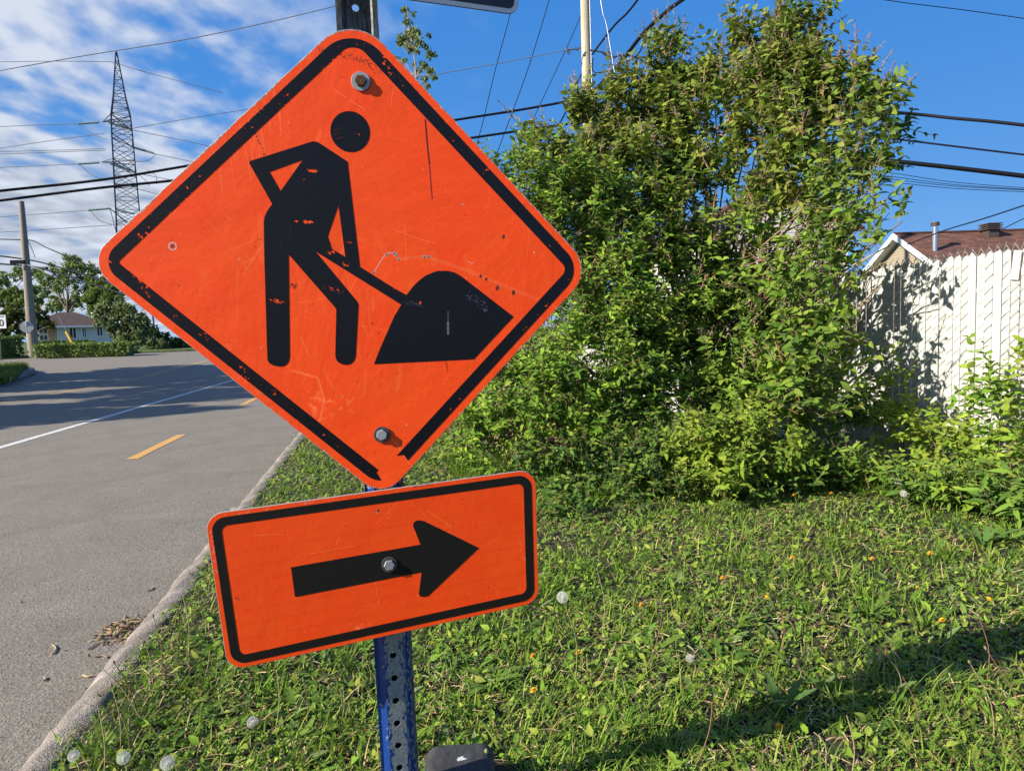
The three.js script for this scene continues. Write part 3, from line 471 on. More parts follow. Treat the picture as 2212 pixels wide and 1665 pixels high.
{
  const t = plateFrame('arrow_sign', 'orange rectangular sign with black arrow pointing right, below the diamond sign', [-0.0014, 0.5572, -1.8594], [[0.99985, -0.00035, -0.01745], [-0.0, 0.9998, -0.02], [0.01745, 0.02, 0.99965]]);
  t.position.sub(EYE).multiplyScalar(0.984).add(EYE); t.scale.setScalar(0.984);   // just clear of the diamond plate
  const Q = [[-466, 174], [428, 238], [429, -157], [-435, -261]], R4 = [46, 46, 46, 46], outline = roundedPoints(Q, R4, 0);
  const map = sheeting(1000, 2048, 78, (c, r) => {
    for (let i = 0; i < 26; i++) { const x = -380 + r() * 760; scuff(c, r, x, 218, x + 30, 218, 5, 'rgb(170,160,156)', 1.8, 5); }
    scuff(c, r, -440, 60, -443, 190, 26, 'rgb(170,160,156)', 2.2, 4); scuff(c, r, 90, 214, 150, 214, 40, 'rgba(110,60,50,0.7)', 3, 8);
    c.fillStyle = 'rgb(200,110,90)'; c.beginPath(); c.arc(-6, 158, 6, 0, 7); c.fill(); c.fillStyle = 'rgb(120,40,26)'; c.beginPath(); c.arc(-4, 160, 4, 0, 7); c.fill();
    scuff(c, r, -398, -20, -392, -26, 8, 'rgba(120,40,20,0.6)', 3, 6); scuff(c, r, 390, -10, 396, -70, 14, 'rgba(255,130,90,0.6)', 3, 10); line(c, [[-340, 150], [-260, 140]], 'rgba(255,140,100,0.4)', 2); scuff(c, r, -90, -175, -60, -190, 20, 'rgba(255,130,100,0.25)', 8, 30);
    for (let i = 0; i < 7; i++) { const y = -150 + i * 42; c.fillStyle = 'rgba(206,50,14,0.10)'; c.fillRect(-400, y, 800, 9); }
  }, warpA);
  map.colorSpace = THREE.SRGBColorSpace;
  mesh('panel', plate(outline, 1000), [new THREE.MeshPhysicalMaterial({ map, roughness: 0.5, specularIntensity: 0.5, bumpMap: grain, bumpScale: 0.0016 }), edgeMetal], t);
  const worn = canvas(1024, 1024, (c) => { const r = rng(43); c.fillStyle = '#fff'; c.fillRect(0, 0, 1024, 1024); warp(c, 1.024, 512, warpA); c.fillStyle = '#000'; scuff(c, r, -376, 184, -340, 186, 10, '#000', 2.6, 4); for (let i = 0; i < 40; i++) scuff(c, r, -418, -140 + r() * 300, -418, 160, 1, '#000', 0.9, 14); line(c, [[-130, 214], [-128, 186]], '#000', 0.8); });
  const dark = new THREE.MeshPhysicalMaterial({ color: lin(0.010, 0.010, 0.009), alphaMap: worn, alphaTest: 0.5, roughness: 0.36, specularIntensity: 0.5 });
  mesh('border', film(roundedPoints(Q, R4.map((r) => r + 4), 13), [roundedPoints(Q, R4.map((r) => r * 0.75 + 20), 36).reverse()], 1000, 0.0006), dark, t);
  mesh('arrow_symbol', film([[-256, 12], [94, 45], [76, 99], [77, 106], [80, 111], [88, 115], [96, 114], [107, 111], [258, 21], [110, -105], [103, -107], [96, -107], [87, -104], [84, -96], [94, -35], [-250, -72]].reverse(), [], 1000, 0.0006), dark, t);
  const b = boltOn(t, 6, -4, false);
}
{ // the next sign up the post: only its lower right corner is in the picture
  const rows = [[0.99068, -0.02914, 0.13305], [0.04727, 0.98969, -0.13523], [-0.12774, 0.14026, 0.98184]];
  const t = plateFrame('white_framed_sign', 'white framed black sign cut off by the top edge, right of the post', [-0.0159, 2.0, -1.83], rows);
  const ax = V3(rows[0][0], rows[1][0], rows[2][0]), ay = V3(rows[0][1], rows[1][1], rows[2][1]), n = V3(rows[0][2], rows[1][2], rows[2][2]);
  const local = (x, y) => { const d = ray(x, y), k = n.dot(t.position.clone().sub(EYE)) / n.dot(d), q = EYE.clone().addScaledVector(d, k).sub(t.position); return [q.dot(ax) / mm, q.dot(ay) / mm]; };
  const bl = local(889, 0), br = local(1085, 27.4), rr = local(1120, 8.4), dirx = [br[0] - bl[0], br[1] - bl[1]], L = Math.hypot(...dirx), u = [dirx[0] / L, dirx[1] / L], v = [-u[1], u[0]];
  const along = (rr[0] - bl[0]) * u[0] + (rr[1] - bl[1]) * u[1];
  const corner = [bl[0] + u[0] * along, bl[1] + u[1] * along], Q = [[corner[0] - u[0] * 620 + v[0] * 460, corner[1] - u[1] * 620 + v[1] * 460], [corner[0] + v[0] * 460, corner[1] + v[1] * 460], corner, [corner[0] - u[0] * 620, corner[1] - u[1] * 620]], R4 = [30, 30, 30, 30];
  mesh('panel', plate(roundedPoints(Q, R4), 2000), [std({ color: lin(0.62, 0.64, 0.66), roughness: 0.5 }), std({ color: lin(0.1, 0.1, 0.11), roughness: 0.5, metalness: 0.5 })], t);
  mesh('black_field', film(roundedPoints(Q, R4, 13), [], 2000, 0.0006), std({ color: lin(0.012, 0.013, 0.02), roughness: 0.35 }), t);
}
{ // two hat-section posts bolted back to back: a blue painted one at the foot, a galvanised one behind it up to the top
  const foot = V3(0.0065, 0, -1.527), top = V3(-0.018, 2.1, -1.463), t = thing('sign_post', 'steel channel post carrying the orange signs, blue and flaking at its foot', 'post', foot);
  const dir = top.clone().sub(foot).normalize(); t.quaternion.setFromUnitVectors(UP, dir); t.rotateY(0.12);
  function channel(y0, y1, w, web, depth, front, holes) {   // web proud of the flanges (front) or behind them
    const th = 0.003, zf = 0, zw = front ? depth : -depth, list = [], s = new THREE.Shape([[-web / 2, y0], [web / 2, y0], [web / 2, y1], [-web / 2, y1]].map((p) => new THREE.Vector2(...p)));
    for (const y of holes) { const h = new THREE.Path(); h.absarc(0, y, 0.0076, 0, TAU, true); s.holes.push(h); }
    const g = new THREE.ExtrudeGeometry(s, { depth: th, bevelEnabled: false, curveSegments: 16 }); g.translate(0, 0, zw - th); list.push(g);
    for (const q of [-1, 1]) {
      list.push(box(Math.min(q * w / 2, q * (web / 2 + 0.012)), Math.max(q * w / 2, q * (web / 2 + 0.012)), y0, y1, -th, 0));
      const a = new THREE.Shape([[web / 2, zw], [web / 2 + 0.012, zf], [web / 2 + 0.012, zf - th], [web / 2, zw - th]].map(([x, z]) => new THREE.Vector2(q * x, z))); const sl = new THREE.ExtrudeGeometry(a, { depth: y1 - y0, bevelEnabled: false }); sl.rotateX(-Math.PI / 2); sl.scale(1, 1, -1); sl.translate(0, y0, 0);
      const ix = sl.index; const p = sl.attributes.position; list.push(sl.toNonIndexed ? fixWinding(sl) : sl);
    }
    const out = merge(list), p = out.attributes.position, uv = new Float32Array(p.count * 2); for (let i = 0; i < p.count; i++) { uv[i * 2] = p.getX(i) / 0.1 + 0.5; uv[i * 2 + 1] = p.getY(i) / 0.17; } out.setAttribute('uv', new THREE.BufferAttribute(uv, 2)); return out;
  }
  function fixWinding(g) { const n = g.index ? g.toNonIndexed() : g, p = n.attributes.position; for (let i = 0; i < p.count; i += 3) for (const a of [n.attributes.position, n.attributes.normal, n.attributes.uv]) for (let k = 0; k < a.itemSize; k++) { const x = a.array[(i + 1) * a.itemSize + k]; a.array[(i + 1) * a.itemSize + k] = a.array[(i + 2) * a.itemSize + k]; a.array[(i + 2) * a.itemSize + k] = x; } n.computeVertexNormals(); return n; }
  const holesFrom = (y0, y1) => { const out = []; for (let y = y0; y < y1; y += 0.0545) out.push(y); return out; };
  const flakes = noiseTexture(1024, (u, v, px, py) => {
    const x = u - 0.5, holeD = Math.min(Math.abs(((v * 0.6 + 0.0001) / 0.0545) % 1 - 0.18), 1), n = tileNoise(u, v, 15, 3.3, 4), m = tileNoise(u, v, 34, 5.9, 3);
    let bare = smooth(n + 0.42 * (1 - smooth(Math.abs(x - 0.03), 0.02, 0.24)) + 0.06, 0.10, 0.125);
    if (x > 0.39) bare = Math.max(bare, smooth(n + 0.25, 0.05, 0.08)); if (x < -0.2) bare = smooth(n - 0.24, 0.1, 0.12);
    const st = 0.52 + m * 0.22;
    return [lerp(0.035, st * 0.98, bare), lerp(0.20 + 0.02 * m, st * 1.02, bare), lerp(0.46 + 0.05 * m, st * 1.02, bare)];
  }, true);
  mesh('blue_channel', channel(-0.15, 0.90, 0.079, 0.041, 0.018, true, holesFrom(0.03, 0.88)), std({ map: flakes, roughness: 0.48, bumpMap: flakes, bumpScale: -0.0006 }), t);
  const streak = noiseTexture(512, (u, v) => { const k = 0.40 + tileNoise(u, v * 0.15, 44, 7.7, 4) * 0.35 + tileNoise(u, v, 20, 1.1, 3) * 0.15; return [k * 0.96, k, k * 1.03]; }, true);
  const up = channel(-0.15, 2.3, 0.086, 0.04, 0.022, false, holesFrom(0.02, 2.3)); up.translate(0.004, 0, -0.004);
  mesh('galvanised_channel', up, std({ map: streak, roughness: 0.55, metalness: 0.35 }), t);
}
{ // black rubber feet on both sides of the post
  const pr = at(992, 1597, 1.757), pl = at(770, 1656, 1.66), t = thing('rubber_base', 'black rubber ballast block on the grass at the foot of the blue post', 'sign base', V3(0.006, 0, -1.527), -0.13);
  const rubMap = noiseTexture(512, (u, v) => { const k = 0.2 + tileNoise(u, v, 12, 4.4, 4) * 0.12 + (rT() - 0.5) * 0.05; return [k, k, k * 1.03]; }, true);
  const rub = std({ map: rubMap, roughness: 0.85 });
  const local = (p) => p.clone().sub(t.position).applyAxisAngle(UP, 0.13), R1 = local(pr), L1 = local(pl);
  const g1 = new RoundedBoxGeometry(0.178, 0.2, 0.36, 6, 0.035); g1.translate(R1.x, 0.02, R1.z + 0.165);
  const g2 = new RoundedBoxGeometry(0.178, 0.2, 0.36, 6, 0.035); g2.translate(L1.x - 0.03, 0.02, L1.z + 0.165);
  const b1 = mesh('block', g1, rub, t); mesh('block', g2, rub, t);
  mesh('connecting_plate', box(L1.x, R1.x, -0.02, 0.05, 0.02, 0.22), rub, t);
  const dab = new THREE.Shape(); const rr = rng(3); for (let i = 0; i < 22; i++) { const a = i / 22 * TAU, R = 0.0085 * (0.5 + rr()); i ? dab.lineTo(Math.cos(a) * R * 1.3, Math.sin(a) * R) : dab.moveTo(R * 1.3, 0); }
  const dg = new THREE.ShapeGeometry(dab); dg.rotateX(-Math.PI / 2); dg.translate(R1.x + 0.005, 0.1212, R1.z + 0.07); mesh('paint_mark', dg, std({ color: lin(0.5, 0.5, 0.5), roughness: 0.9 }), b1);
}

// ---------------------------------------------------------------- white slatted chain-link fence
{
  const FX = 4.14, z0 = -2.6, z1 = -13.6, pitch = 0.064, rowH = 0.086, t = thing('chain_link_fence', 'white chain-link fence filled with white slats along the right side', 'fence', V3(FX, 0, 0));
  const r = rng(91), n = Math.floor((z0 - z1) / pitch), H = 1.66, tones = [0, 1, 2].map((i) => std({ color: lin(0.49 + i * 0.025, 0.495 + i * 0.025, 0.462 + i * 0.027), roughness: 0.5 }));
  const slats = [0, 1, 2].map((k) => { const w = 0.0283, top = H, peak = H + [0.02, 0.026, 0.016][k], off = [0.006, -0.004, 0.012][k], sh = new THREE.Shape([[-w, 0], [w, 0], [w, top - 0.01 * k], [off, peak], [-w, top]].map((p) => new THREE.Vector2(...p))); const g = new THREE.ExtrudeGeometry(sh, { depth: 0.005, bevelEnabled: true, bevelThickness: 0.0015, bevelSize: 0.0012, bevelSegments: 1 }); g.translate(0, 0, -0.0025); g.rotateY(-Math.PI / 2); return g; });
  for (let i = 0; i < n; i++) {
    const z = z0 - (i + 0.5) * pitch, s = mesh('slat', slats[Math.floor(r() * 3)], tones[Math.floor(r() * 3)], t);
    s.position.set((r() - 0.5) * 0.008, -0.03 + (r() - 0.5) * 0.02, z); s.rotation.set((r() - 0.5) * 0.006, (r() - 0.5) * 0.12, (r() - 0.5) * 0.006);
    const bent = [13, 14, 15, 17].includes(i);
    if (bent) { s.scale.y = 0.9; const cap = mesh('bent_slat_top', box(-0.0035, 0.0035, 0, 0.19, -0.026, 0.026), tones[1], t); cap.position.set(-0.012, 1.44, z + 0.004); cap.rotation.set(0.08 + 0.08 * r(), 0.1, 0.04 + r() * 0.05); }
  }
  for (let i = 0; i <= n; i++) {                  // each wire zigzags through its neighbours; one arm shows in front of a slat, the other runs behind
    const z = z0 - i * pitch, list = [];
    for (let k = 0; k < 19; k++) { const y = -0.02 + k * rowH, a = V3(-0.006, y, z), m = V3(-0.0095, y + rowH * 0.34, z + pitch * 0.5), b = V3(-0.006, y + rowH * 0.6, z + pitch); list.push(bar(a, m, 0.002, 5), bar(m, b, 0.002, 5)); list.push(bar(b, V3(0.008, y + rowH, z), 0.002, 4)); }
    const py = -0.02 + 19 * rowH; list.push(bar(V3(-0.006, py, z), V3(-0.012, py + 0.062, z + pitch * 0.5), 0.0027, 5), bar(V3(-0.012, py + 0.062, z + pitch * 0.5), V3(0, py + 0.01, z + pitch), 0.0027, 5), bar(V3(-0.01, py + 0.05, z + pitch * 0.4), V3(-0.016, py + 0.082, z + pitch * (0.6 + 0.3 * r())), 0.0022, 4));
    mesh('wire', list, M.vinyl, t);
  }
  for (const z of [-2.62, -5.6, -8.6, -11.6]) { const g = new THREE.CylinderGeometry(0.024, 0.024, 1.72, 12); g.translate(0.04, 0.82, z); mesh('fence_post', g, M.white, t); }
}

// ---------------------------------------------------------------- houses
function siding(parent, name, pts, courseH, mat, depth = 0.012) {   // overlapping boards clipped to a convex outline in the wall's x, y
  let y0 = Math.min(...pts.map((p) => p[1])), y1 = Math.max(...pts.map((p) => p[1]));
  const span = (y) => { let a = 1e9, b = -1e9; pts.forEach((p, i) => { const q = pts[(i + 1) % pts.length]; if ((p[1] - y) * (q[1] - y) <= 0 && Math.abs(p[1] - q[1]) > 1e-6) { const x = p[0] + (q[0] - p[0]) * (y - p[1]) / (q[1] - p[1]); a = Math.min(a, x); b = Math.max(b, x); } }); return [a, b]; };
  for (let y = y0; y < y1 - 0.02; y += courseH) {
    const h = Math.min(courseH, y1 - y) - 0.001, [a, b] = span(y + 0.002), [c, d] = span(y + h - 0.001); if (b - a < 0.05) continue;
    const c2 = d > c ? c : (a + b) / 2, d2 = d > c ? d : c2;
    const v = [[a, y, depth + 0.006], [b, y, depth + 0.006], [d2, y + h, depth - 0.004], [c2, y + h, depth - 0.004], [a, y, 0], [b, y, 0], [d2, y + h, 0], [c2, y + h, 0]], f = [[0, 1, 2, 3], [1, 0, 4, 5], [3, 2, 6, 7], [0, 3, 7, 4], [2, 1, 5, 6]];
    const pos = []; for (const q of f) for (const k of [0, 1, 2, 0, 2, 3]) pos.push(...v[q[k]]);
    const g = new THREE.BufferGeometry(); g.setAttribute('position', new THREE.Float32BufferAttribute(pos, 3)); g.setAttribute('uv', new THREE.Float32BufferAttribute(new Float32Array(pos.length / 3 * 2), 2)); g.computeVertexNormals();
    mesh(name, g, mat, parent);
  }
}
function slab(pts, t, uvS = 1) {                   // a flat panel through 4 points with thickness t below
  const [a, b, c, d] = pts, nrm = b.clone().sub(a).cross(d.clone().sub(a)).normalize().multiplyScalar(-t), lo = pts.map((p) => p.clone().add(nrm));
  const W = b.distanceTo(a), H = d.distanceTo(a), q = [[a, b, c, d], [lo[3], lo[2], lo[1], lo[0]], [lo[0], lo[1], b, a], [lo[1], lo[2], c, b], [lo[2], lo[3], d, c], [lo[3], lo[0], a, d]], pos = [], uv = [];
  q.forEach((f) => { for (const k of [0, 1, 2, 0, 2, 3]) { pos.push(f[k].x, f[k].y, f[k].z); uv.push([0, W, W, 0][k] * uvS, [0, 0, H, H][k] * uvS); } });
  const g = new THREE.BufferGeometry(); g.setAttribute('position', new THREE.Float32BufferAttribute(pos, 3)); g.setAttribute('uv', new THREE.Float32BufferAttribute(uv, 2)); g.computeVertexNormals(); return g;
}
const shingles = (c) => std({ map: repeat(shingleMap, 0.55, 0.8), bumpMap: repeat(shingleMap, 0.55, 0.8), bumpScale: 0.012, roughness: 0.95, color: c });
const beige = std({ color: lin(0.32, 0.275, 0.205), roughness: 0.7 }), fascia = std({ color: lin(0.66, 0.70, 0.73), roughness: 0.5 });
{ // the brown roofed house beyond the fence: its ridge runs across the view, its gable faces left
  const peak = at(1950.5, 504, 25), t = thing('brown_roofed_house', 'house with brown shingle roof and beige gable beyond the white fence', 'house', V3(peak.x, 0, peak.z), YAW);
  const R = peak.y, pitch = 0.55, half = 4.2, len = 16, eave = R - half * pitch, P = (x, y, z) => V3(x, y, z);
  const roofF = slab([P(-0.35, eave, half), P(len, eave, half), P(len, R, 0), P(-0.35, R, 0)], 0.05), roofB = slab([P(len, eave, -half), P(-0.35, eave, -half), P(-0.35, R, 0), P(len, R, 0)], 0.05);
  const roofG = mesh('roof', [roofF, roofB], shingles(lin(0.60, 0.54, 0.48)), t);
  mesh('ridge_cap', box(-0.36, len, R - 0.03, R + 0.035, -0.09, 0.09), shingles(lin(0.5, 0.45, 0.4)), roofG);
  mesh('wall', [box(0.014, len - 0.3, -0.4, eave - 0.05, -half + 0.35, half - 0.35)], beige, t);
  const g = new THREE.Group(); g.name = 'gable'; g.rotation.y = -Math.PI / 2; g.position.x = 0.012; t.add(g);
  siding(g, 'plank', [[-half + 0.35, 0.9], [half - 0.35, 0.9], [half - 0.35, eave], [0, R - 0.1], [-half + 0.35, eave]], 0.105, beige);
  for (const s of [1, -1]) {
    const rake = slab([P(-0.37, eave - 0.02, s * (half + 0.06)), P(-0.37, R + 0.02, 0), P(-0.37, R - 0.2, 0), P(-0.37, eave - 0.24, s * (half + 0.06))], 0.03 * s); mesh('fascia', rake, fascia, t);
    mesh('soffit', slab([P(-0.36, eave - 0.15, s * half), P(0.02, eave - 0.15, s * half), P(0.02, R - 0.15, 0), P(-0.36, R - 0.15, 0)], 0.015), fascia, t);
  }
  mesh('eaves_gutter', box(-0.35, len, eave - 0.14, eave + 0.0, half + 0.02, half + 0.14), fascia, t);
  // the flue pipe and the roof vent
  const rot = (x, y, depth) => at(x, y, depth).sub(t.position).applyAxisAngle(UP, -YAW), p0 = rot(2020, 545, 23.6), p1 = rot(2022, 488, 23.6); p1.x = p0.x; p1.z = p0.z; const flue = new THREE.Group(); flue.name = 'flue'; t.add(flue);
  const y0 = R - p0.z * pitch - 0.6; mesh('pipe', bar(V3(p0.x, y0, p0.z), p1, 0.082, 16), std({ color: lin(0.5, 0.55, 0.6), roughness: 0.3, metalness: 0.85 }), flue);
  const capM = std({ color: lin(0.09, 0.065, 0.055), roughness: 0.6, metalness: 0.3 });
  mesh('cap', [0, 1].map((i) => { const c = new THREE.CylinderGeometry(0.14 - i * 0.02, 0.14, 0.05, 18); c.translate(p1.x, p1.y + 0.03 + i * 0.07, p1.z); return c; }).concat(bar(p1, p1.clone().add(V3(0, 0.1, 0)), 0.06, 12)), capM, flue);
  const v0 = rot(2140, 505, 24.6), vent = new THREE.Group(); vent.name = 'roof_vent'; t.add(vent);
  mesh('vent_base', box(v0.x - 0.19, v0.x + 0.19, v0.y - 0.25, v0.y + 0.12, v0.z - 0.19, v0.z + 0.19), capM, vent);
  for (let i = 0; i < 4; i++) mesh('louvre', box(v0.x - 0.27, v0.x + 0.27, v0.y + 0.14 + i * 0.065, v0.y + 0.17 + i * 0.065, v0.z - 0.27, v0.z + 0.27), capM, vent);
  mesh('vent_core', box(v0.x - 0.2, v0.x + 0.2, v0.y + 0.1, v0.y + 0.36, v0.z - 0.2, v0.z + 0.2), capM, vent);
}
{ // the pale house glimpsed through the lilac
  const c = at(1832, 487, 19), t = thing('pale_sided_house', 'pale house with grey roof half hidden behind the tall lilac', 'house', V3(c.x, 0, c.z), YAW), w = 4.2, top = c.y, sid = std({ color: lin(0.55, 0.51, 0.49), roughness: 0.7 });
  mesh('wall', box(-w, -0.004, -0.3, top, -7, -0.02), sid, t);
  const g = new THREE.Group(); g.name = 'front'; t.add(g); g.position.z = -0.018;
  siding(g, 'plank', [[-w, 0.2], [0, 0.2], [0, top], [-w / 2, top + 1.3], [-w, top]], 0.125, sid);
  const roofM = shingles(lin(0.55, 0.5, 0.48)), pk = V3(-w / 2, top + 1.42, 0);
  mesh('roof', [slab([V3(0.35, top - 0.1, 0.3), V3(0.35, top - 0.1, -7.2), V3(pk.x, pk.y, -7.2), V3(pk.x, pk.y, 0.3)], 0.06), slab([V3(-w - 0.35, top - 0.1, -7.2), V3(-w - 0.35, top - 0.1, 0.3), V3(pk.x, pk.y, 0.3), V3(pk.x, pk.y, -7.2)], 0.06)], roofM, t);
  mesh('corner_trim', box(-0.1, 0.004, 0.1, top, -0.1, 0.006), fascia, t);
}
{ // the white bungalow across the junction, on the left
  const base = spot(128, 750), dep = seen(base)[2], px = dep / FOCAL, t = thing('white_bungalow', 'white bungalow with dark hipped roof behind the far hedge on the left', 'house', V3(base.x, base.y, base.z), YAW + 0.42);
  const X = (x) => (x - 128) * px * 0.84, Y = (y) => (750 - y) * px, wallM = std({ color: lin(0.58, 0.63, 0.62), roughness: 0.7 }), frame = std({ color: lin(0.7, 0.74, 0.76), roughness: 0.5 });
  const eave = Y(703), ridge = Y(671), W = X(238), wing = X(74), D = 8;
  mesh('wall', [box(0, W, -0.5, eave, -D, 0)], wallM, t);
  const wg = new THREE.Group(); wg.name = 'wing'; wg.position.z = -1.4; t.add(wg);
  const beigeFar = std({ color: lin(0.46, 0.37, 0.29), roughness: 0.8 });
  mesh('wing_wall', box(wing, -0.006, -0.5, eave - 0.02, -5, 0), beigeFar, wg);
  for (let y = 0.3; y < eave - 0.1; y += 0.16) mesh('plank', box(X(98), -0.1, y, y + 0.13, 0, 0.025), beigeFar, wg);
  mesh('corner_trim', box(-0.1, 0, -0.2, eave, 1.4, 1.44), frame, wg);
  const win = (x0, x1, y0, y1, z, door) => { const w = new THREE.Group(); w.name = door ? 'door' : 'window'; w.position.z = z; t.add(w); const b = 0.09, a0 = X(x0), a1 = X(x1), b0 = Y(y1), b1 = Y(y0); mesh('frame', [box(a0 - b, a0, b0 - b, b1 + b, 0, 0.06), box(a1, a1 + b, b0 - b, b1 + b, 0, 0.06), box(a0, a1, b1, b1 + b, 0, 0.06), box(a0, a1, b0 - b, b0, 0, 0.06), box((a0 + a1) / 2 - 0.03, (a0 + a1) / 2 + 0.03, b0, b1, 0.005, 0.04)], frame, w); mesh('pane', box(a0, a1, b0, b1, -0.02, 0.01), M.glass, w); };
  win(153, 166, 709, 731, 0.005); win(181, 188, 710, 729, 0.005, true); win(214, 225, 709, 727, 0.005);
  win(80, 96, 708, 733, -1.395); win(80, 96, 720, 721, -1.38);
  const roofM = shingles(lin(0.25, 0.28, 0.33)), rl = X(110), rr = X(150), o = 0.5, e = eave - 0.05;
  mesh('roof', [slab([V3(wing - o, e, o), V3(W + o, e, o), V3(rr, ridge, -D / 2), V3(rl, ridge, -D / 2)], 0.08), slab([V3(W + o, e, -D - o), V3(wing - o, e, -D - o), V3(rl, ridge, -D / 2), V3(rr, ridge, -D / 2)], 0.08), slab([V3(W + o, e, o), V3(W + o, e, -D - o), V3(rr, ridge - 0.002, -D / 2), V3(rr, ridge, -D / 2 + 0.01)], 0.08), slab([V3(wing - o, e, -D - o), V3(wing - o, e, o), V3(rl, ridge, -D / 2 + 0.01), V3(rl, ridge - 0.002, -D / 2)], 0.08)], roofM, t);
  mesh('fascia', [box(wing - o, W + o, e - 0.16, e, o - 0.02, o + 0.02)], frame, t);
  mesh('chimney_pipe', bar(V3(X(197), ridge - 1.6, -D / 2 + 1), V3(X(197), ridge - 0.1, -D / 2 + 1), 0.22, 8), frame, t);
}

// ---------------------------------------------------------------- poles, lamps, far signs
function tapered(a, b, r0, r1) { return bar(a, b, r0, 18, r1); }
const woodPole = (t, H, r0, r1, lean, mat) => { const g = tapered(V3(0, -0.4, 0), V3(lean[0], H, lean[1]), r0, r1); const uv = g.attributes.uv; for (let i = 0; i < uv.count; i++) uv.setXY(i, uv.getX(i) * 2, uv.getY(i) * H / 2.5); mesh('pole', g, mat, t); };
const POLE_D = 18.5;
{
  const a = at(1264, 0, POLE_D), b = at(1270, 240, POLE_D), foot = spot(1281, 790), k = (a.y) / (a.y - b.y), f = V3(a.x + (b.x - a.x) * k, 0, a.z + (b.z - a.z) * k);
  const t = thing('utility_pole', 'pale wooden utility pole rising behind the lilac bush', 'utility pole', f);
  woodPole(t, 12.5, 0.165, 0.125, [(a.x - f.x) * 12.5 / a.y, (a.z - f.z) * 12.5 / a.y], M.wood);
  const L = (x, y, d = POLE_D) => at(x, y, d).sub(f);
  mesh('clamp', [tube([L(1225, 108, 18.3), L(1240, 106, 18.3), L(1254, 103, 18.3)], 0.02, 8), tube([L(1275, 108, 18.3), L(1300, 112, 18.3), L(1318, 118, 18.3)], 0.025, 8), bar(L(1222, 103, 18.3), L(1230, 116, 18.3), 0.04, 6), bar(L(1312, 113, 18.3), L(1322, 126, 18.3), 0.06, 8), bar(L(1242, 104, 18.3), L(1250, 108, 18.3), 0.035, 6)], M.steel, t);
  mesh('orange_tape', [bar(L(1255, 212, 18.32), L(1275, 216, 18.32), 0.03, 6), bar(L(1258, 222, 18.32), L(1262, 230, 18.32), 0.03, 6)], std({ color: lin(0.7, 0.09, 0.03), roughness: 0.7 }), t);
  mesh('ground_wire', tube([L(1274, 0, 18.38), L(1277, 120, 18.38), L(1280, 240, 18.38)], 0.012, 10), M.wirePale, t);
}
{
  const base = spot(72, 769), dep = seen(base)[2], px = dep / FOCAL, topP = at(45, 435, dep), t = thing('utility_pole', 'grey wooden utility pole beside the far stop sign on the left', 'utility pole', base);
  const l = topP.clone().sub(base); woodPole(t, l.y, 10.5 * px, 5.2 * px, [l.x, l.z], M.oldWood);
  mesh('stub_post', tapered(V3(9 * px, -0.3, 0.2), V3(7 * px, 20 * px, 0.2), 0.14, 0.13), M.oldWood, t);
  // street lamp on an arm
  const arm = new THREE.Group(); arm.name = 'lamp_arm'; t.add(arm); const L = (x, y) => at(x, y, dep - 0.6).sub(base);
  mesh('bracket', tube([L(58, 572), L(80, 580), L(103, 590)], 0.03, 10), M.wirePale, arm); const a = L(98, 587), b = L(114, 594); mesh('lamp_head', bar(a, b, 0.16, 10, 0.12), M.galvanised, arm); mesh('lamp_cell', bar(a.clone().add(V3(0, 0.12, 0)), a.clone().add(V3(0.12, 0.3, 0)), 0.09, 8), M.cable, arm);
  const bx = at(37, 566, dep - 0.5).sub(base); mesh('junction_box', box(bx.x - 0.4, bx.x + 0.4, bx.y - 0.12, bx.y + 0.12, bx.z - 0.1, bx.z + 0.1), M.cable, t);
}
{
  const base = spot(64, 768.5), dep = seen(base)[2] - 0.8, px = dep / FOCAL, c = at(56, 706, dep), t = thing('stop_sign', 'grey back of an octagonal stop sign beside the far utility pole', 'sign', V3(base.x, base.y, base.z), YAW + 0.25);
  const l = c.clone().sub(t.position).applyAxisAngle(UP, -(YAW + 0.25)), s = new THREE.Shape(); for (let i = 0; i < 8; i++) { const a = (i + 0.5) / 8 * TAU; i ? s.lineTo(Math.cos(a) * 14 * px, Math.sin(a) * 13 * px) : s.moveTo(Math.cos(a) * 14 * px, Math.sin(a) * 13 * px); } s.closePath();
  const g = new THREE.ExtrudeGeometry(s, { depth: 0.02, bevelEnabled: false }); g.translate(l.x, l.y, l.z - 0.05); mesh('panel', g, std({ color: lin(0.34, 0.36, 0.38), roughness: 0.5, metalness: 0.3 }), t);
  mesh('post', bar(V3(-1.5 * px, -0.3, 0), V3(l.x * 1.05, l.y + 12 * px, l.z), 2.1 * px, 8), std({ color: lin(0.5, 0.52, 0.54), roughness: 0.5 }), t);
}
const font = await new FontLoader().loadAsync('fonts/droid/droid_sans_bold.typeface.json');
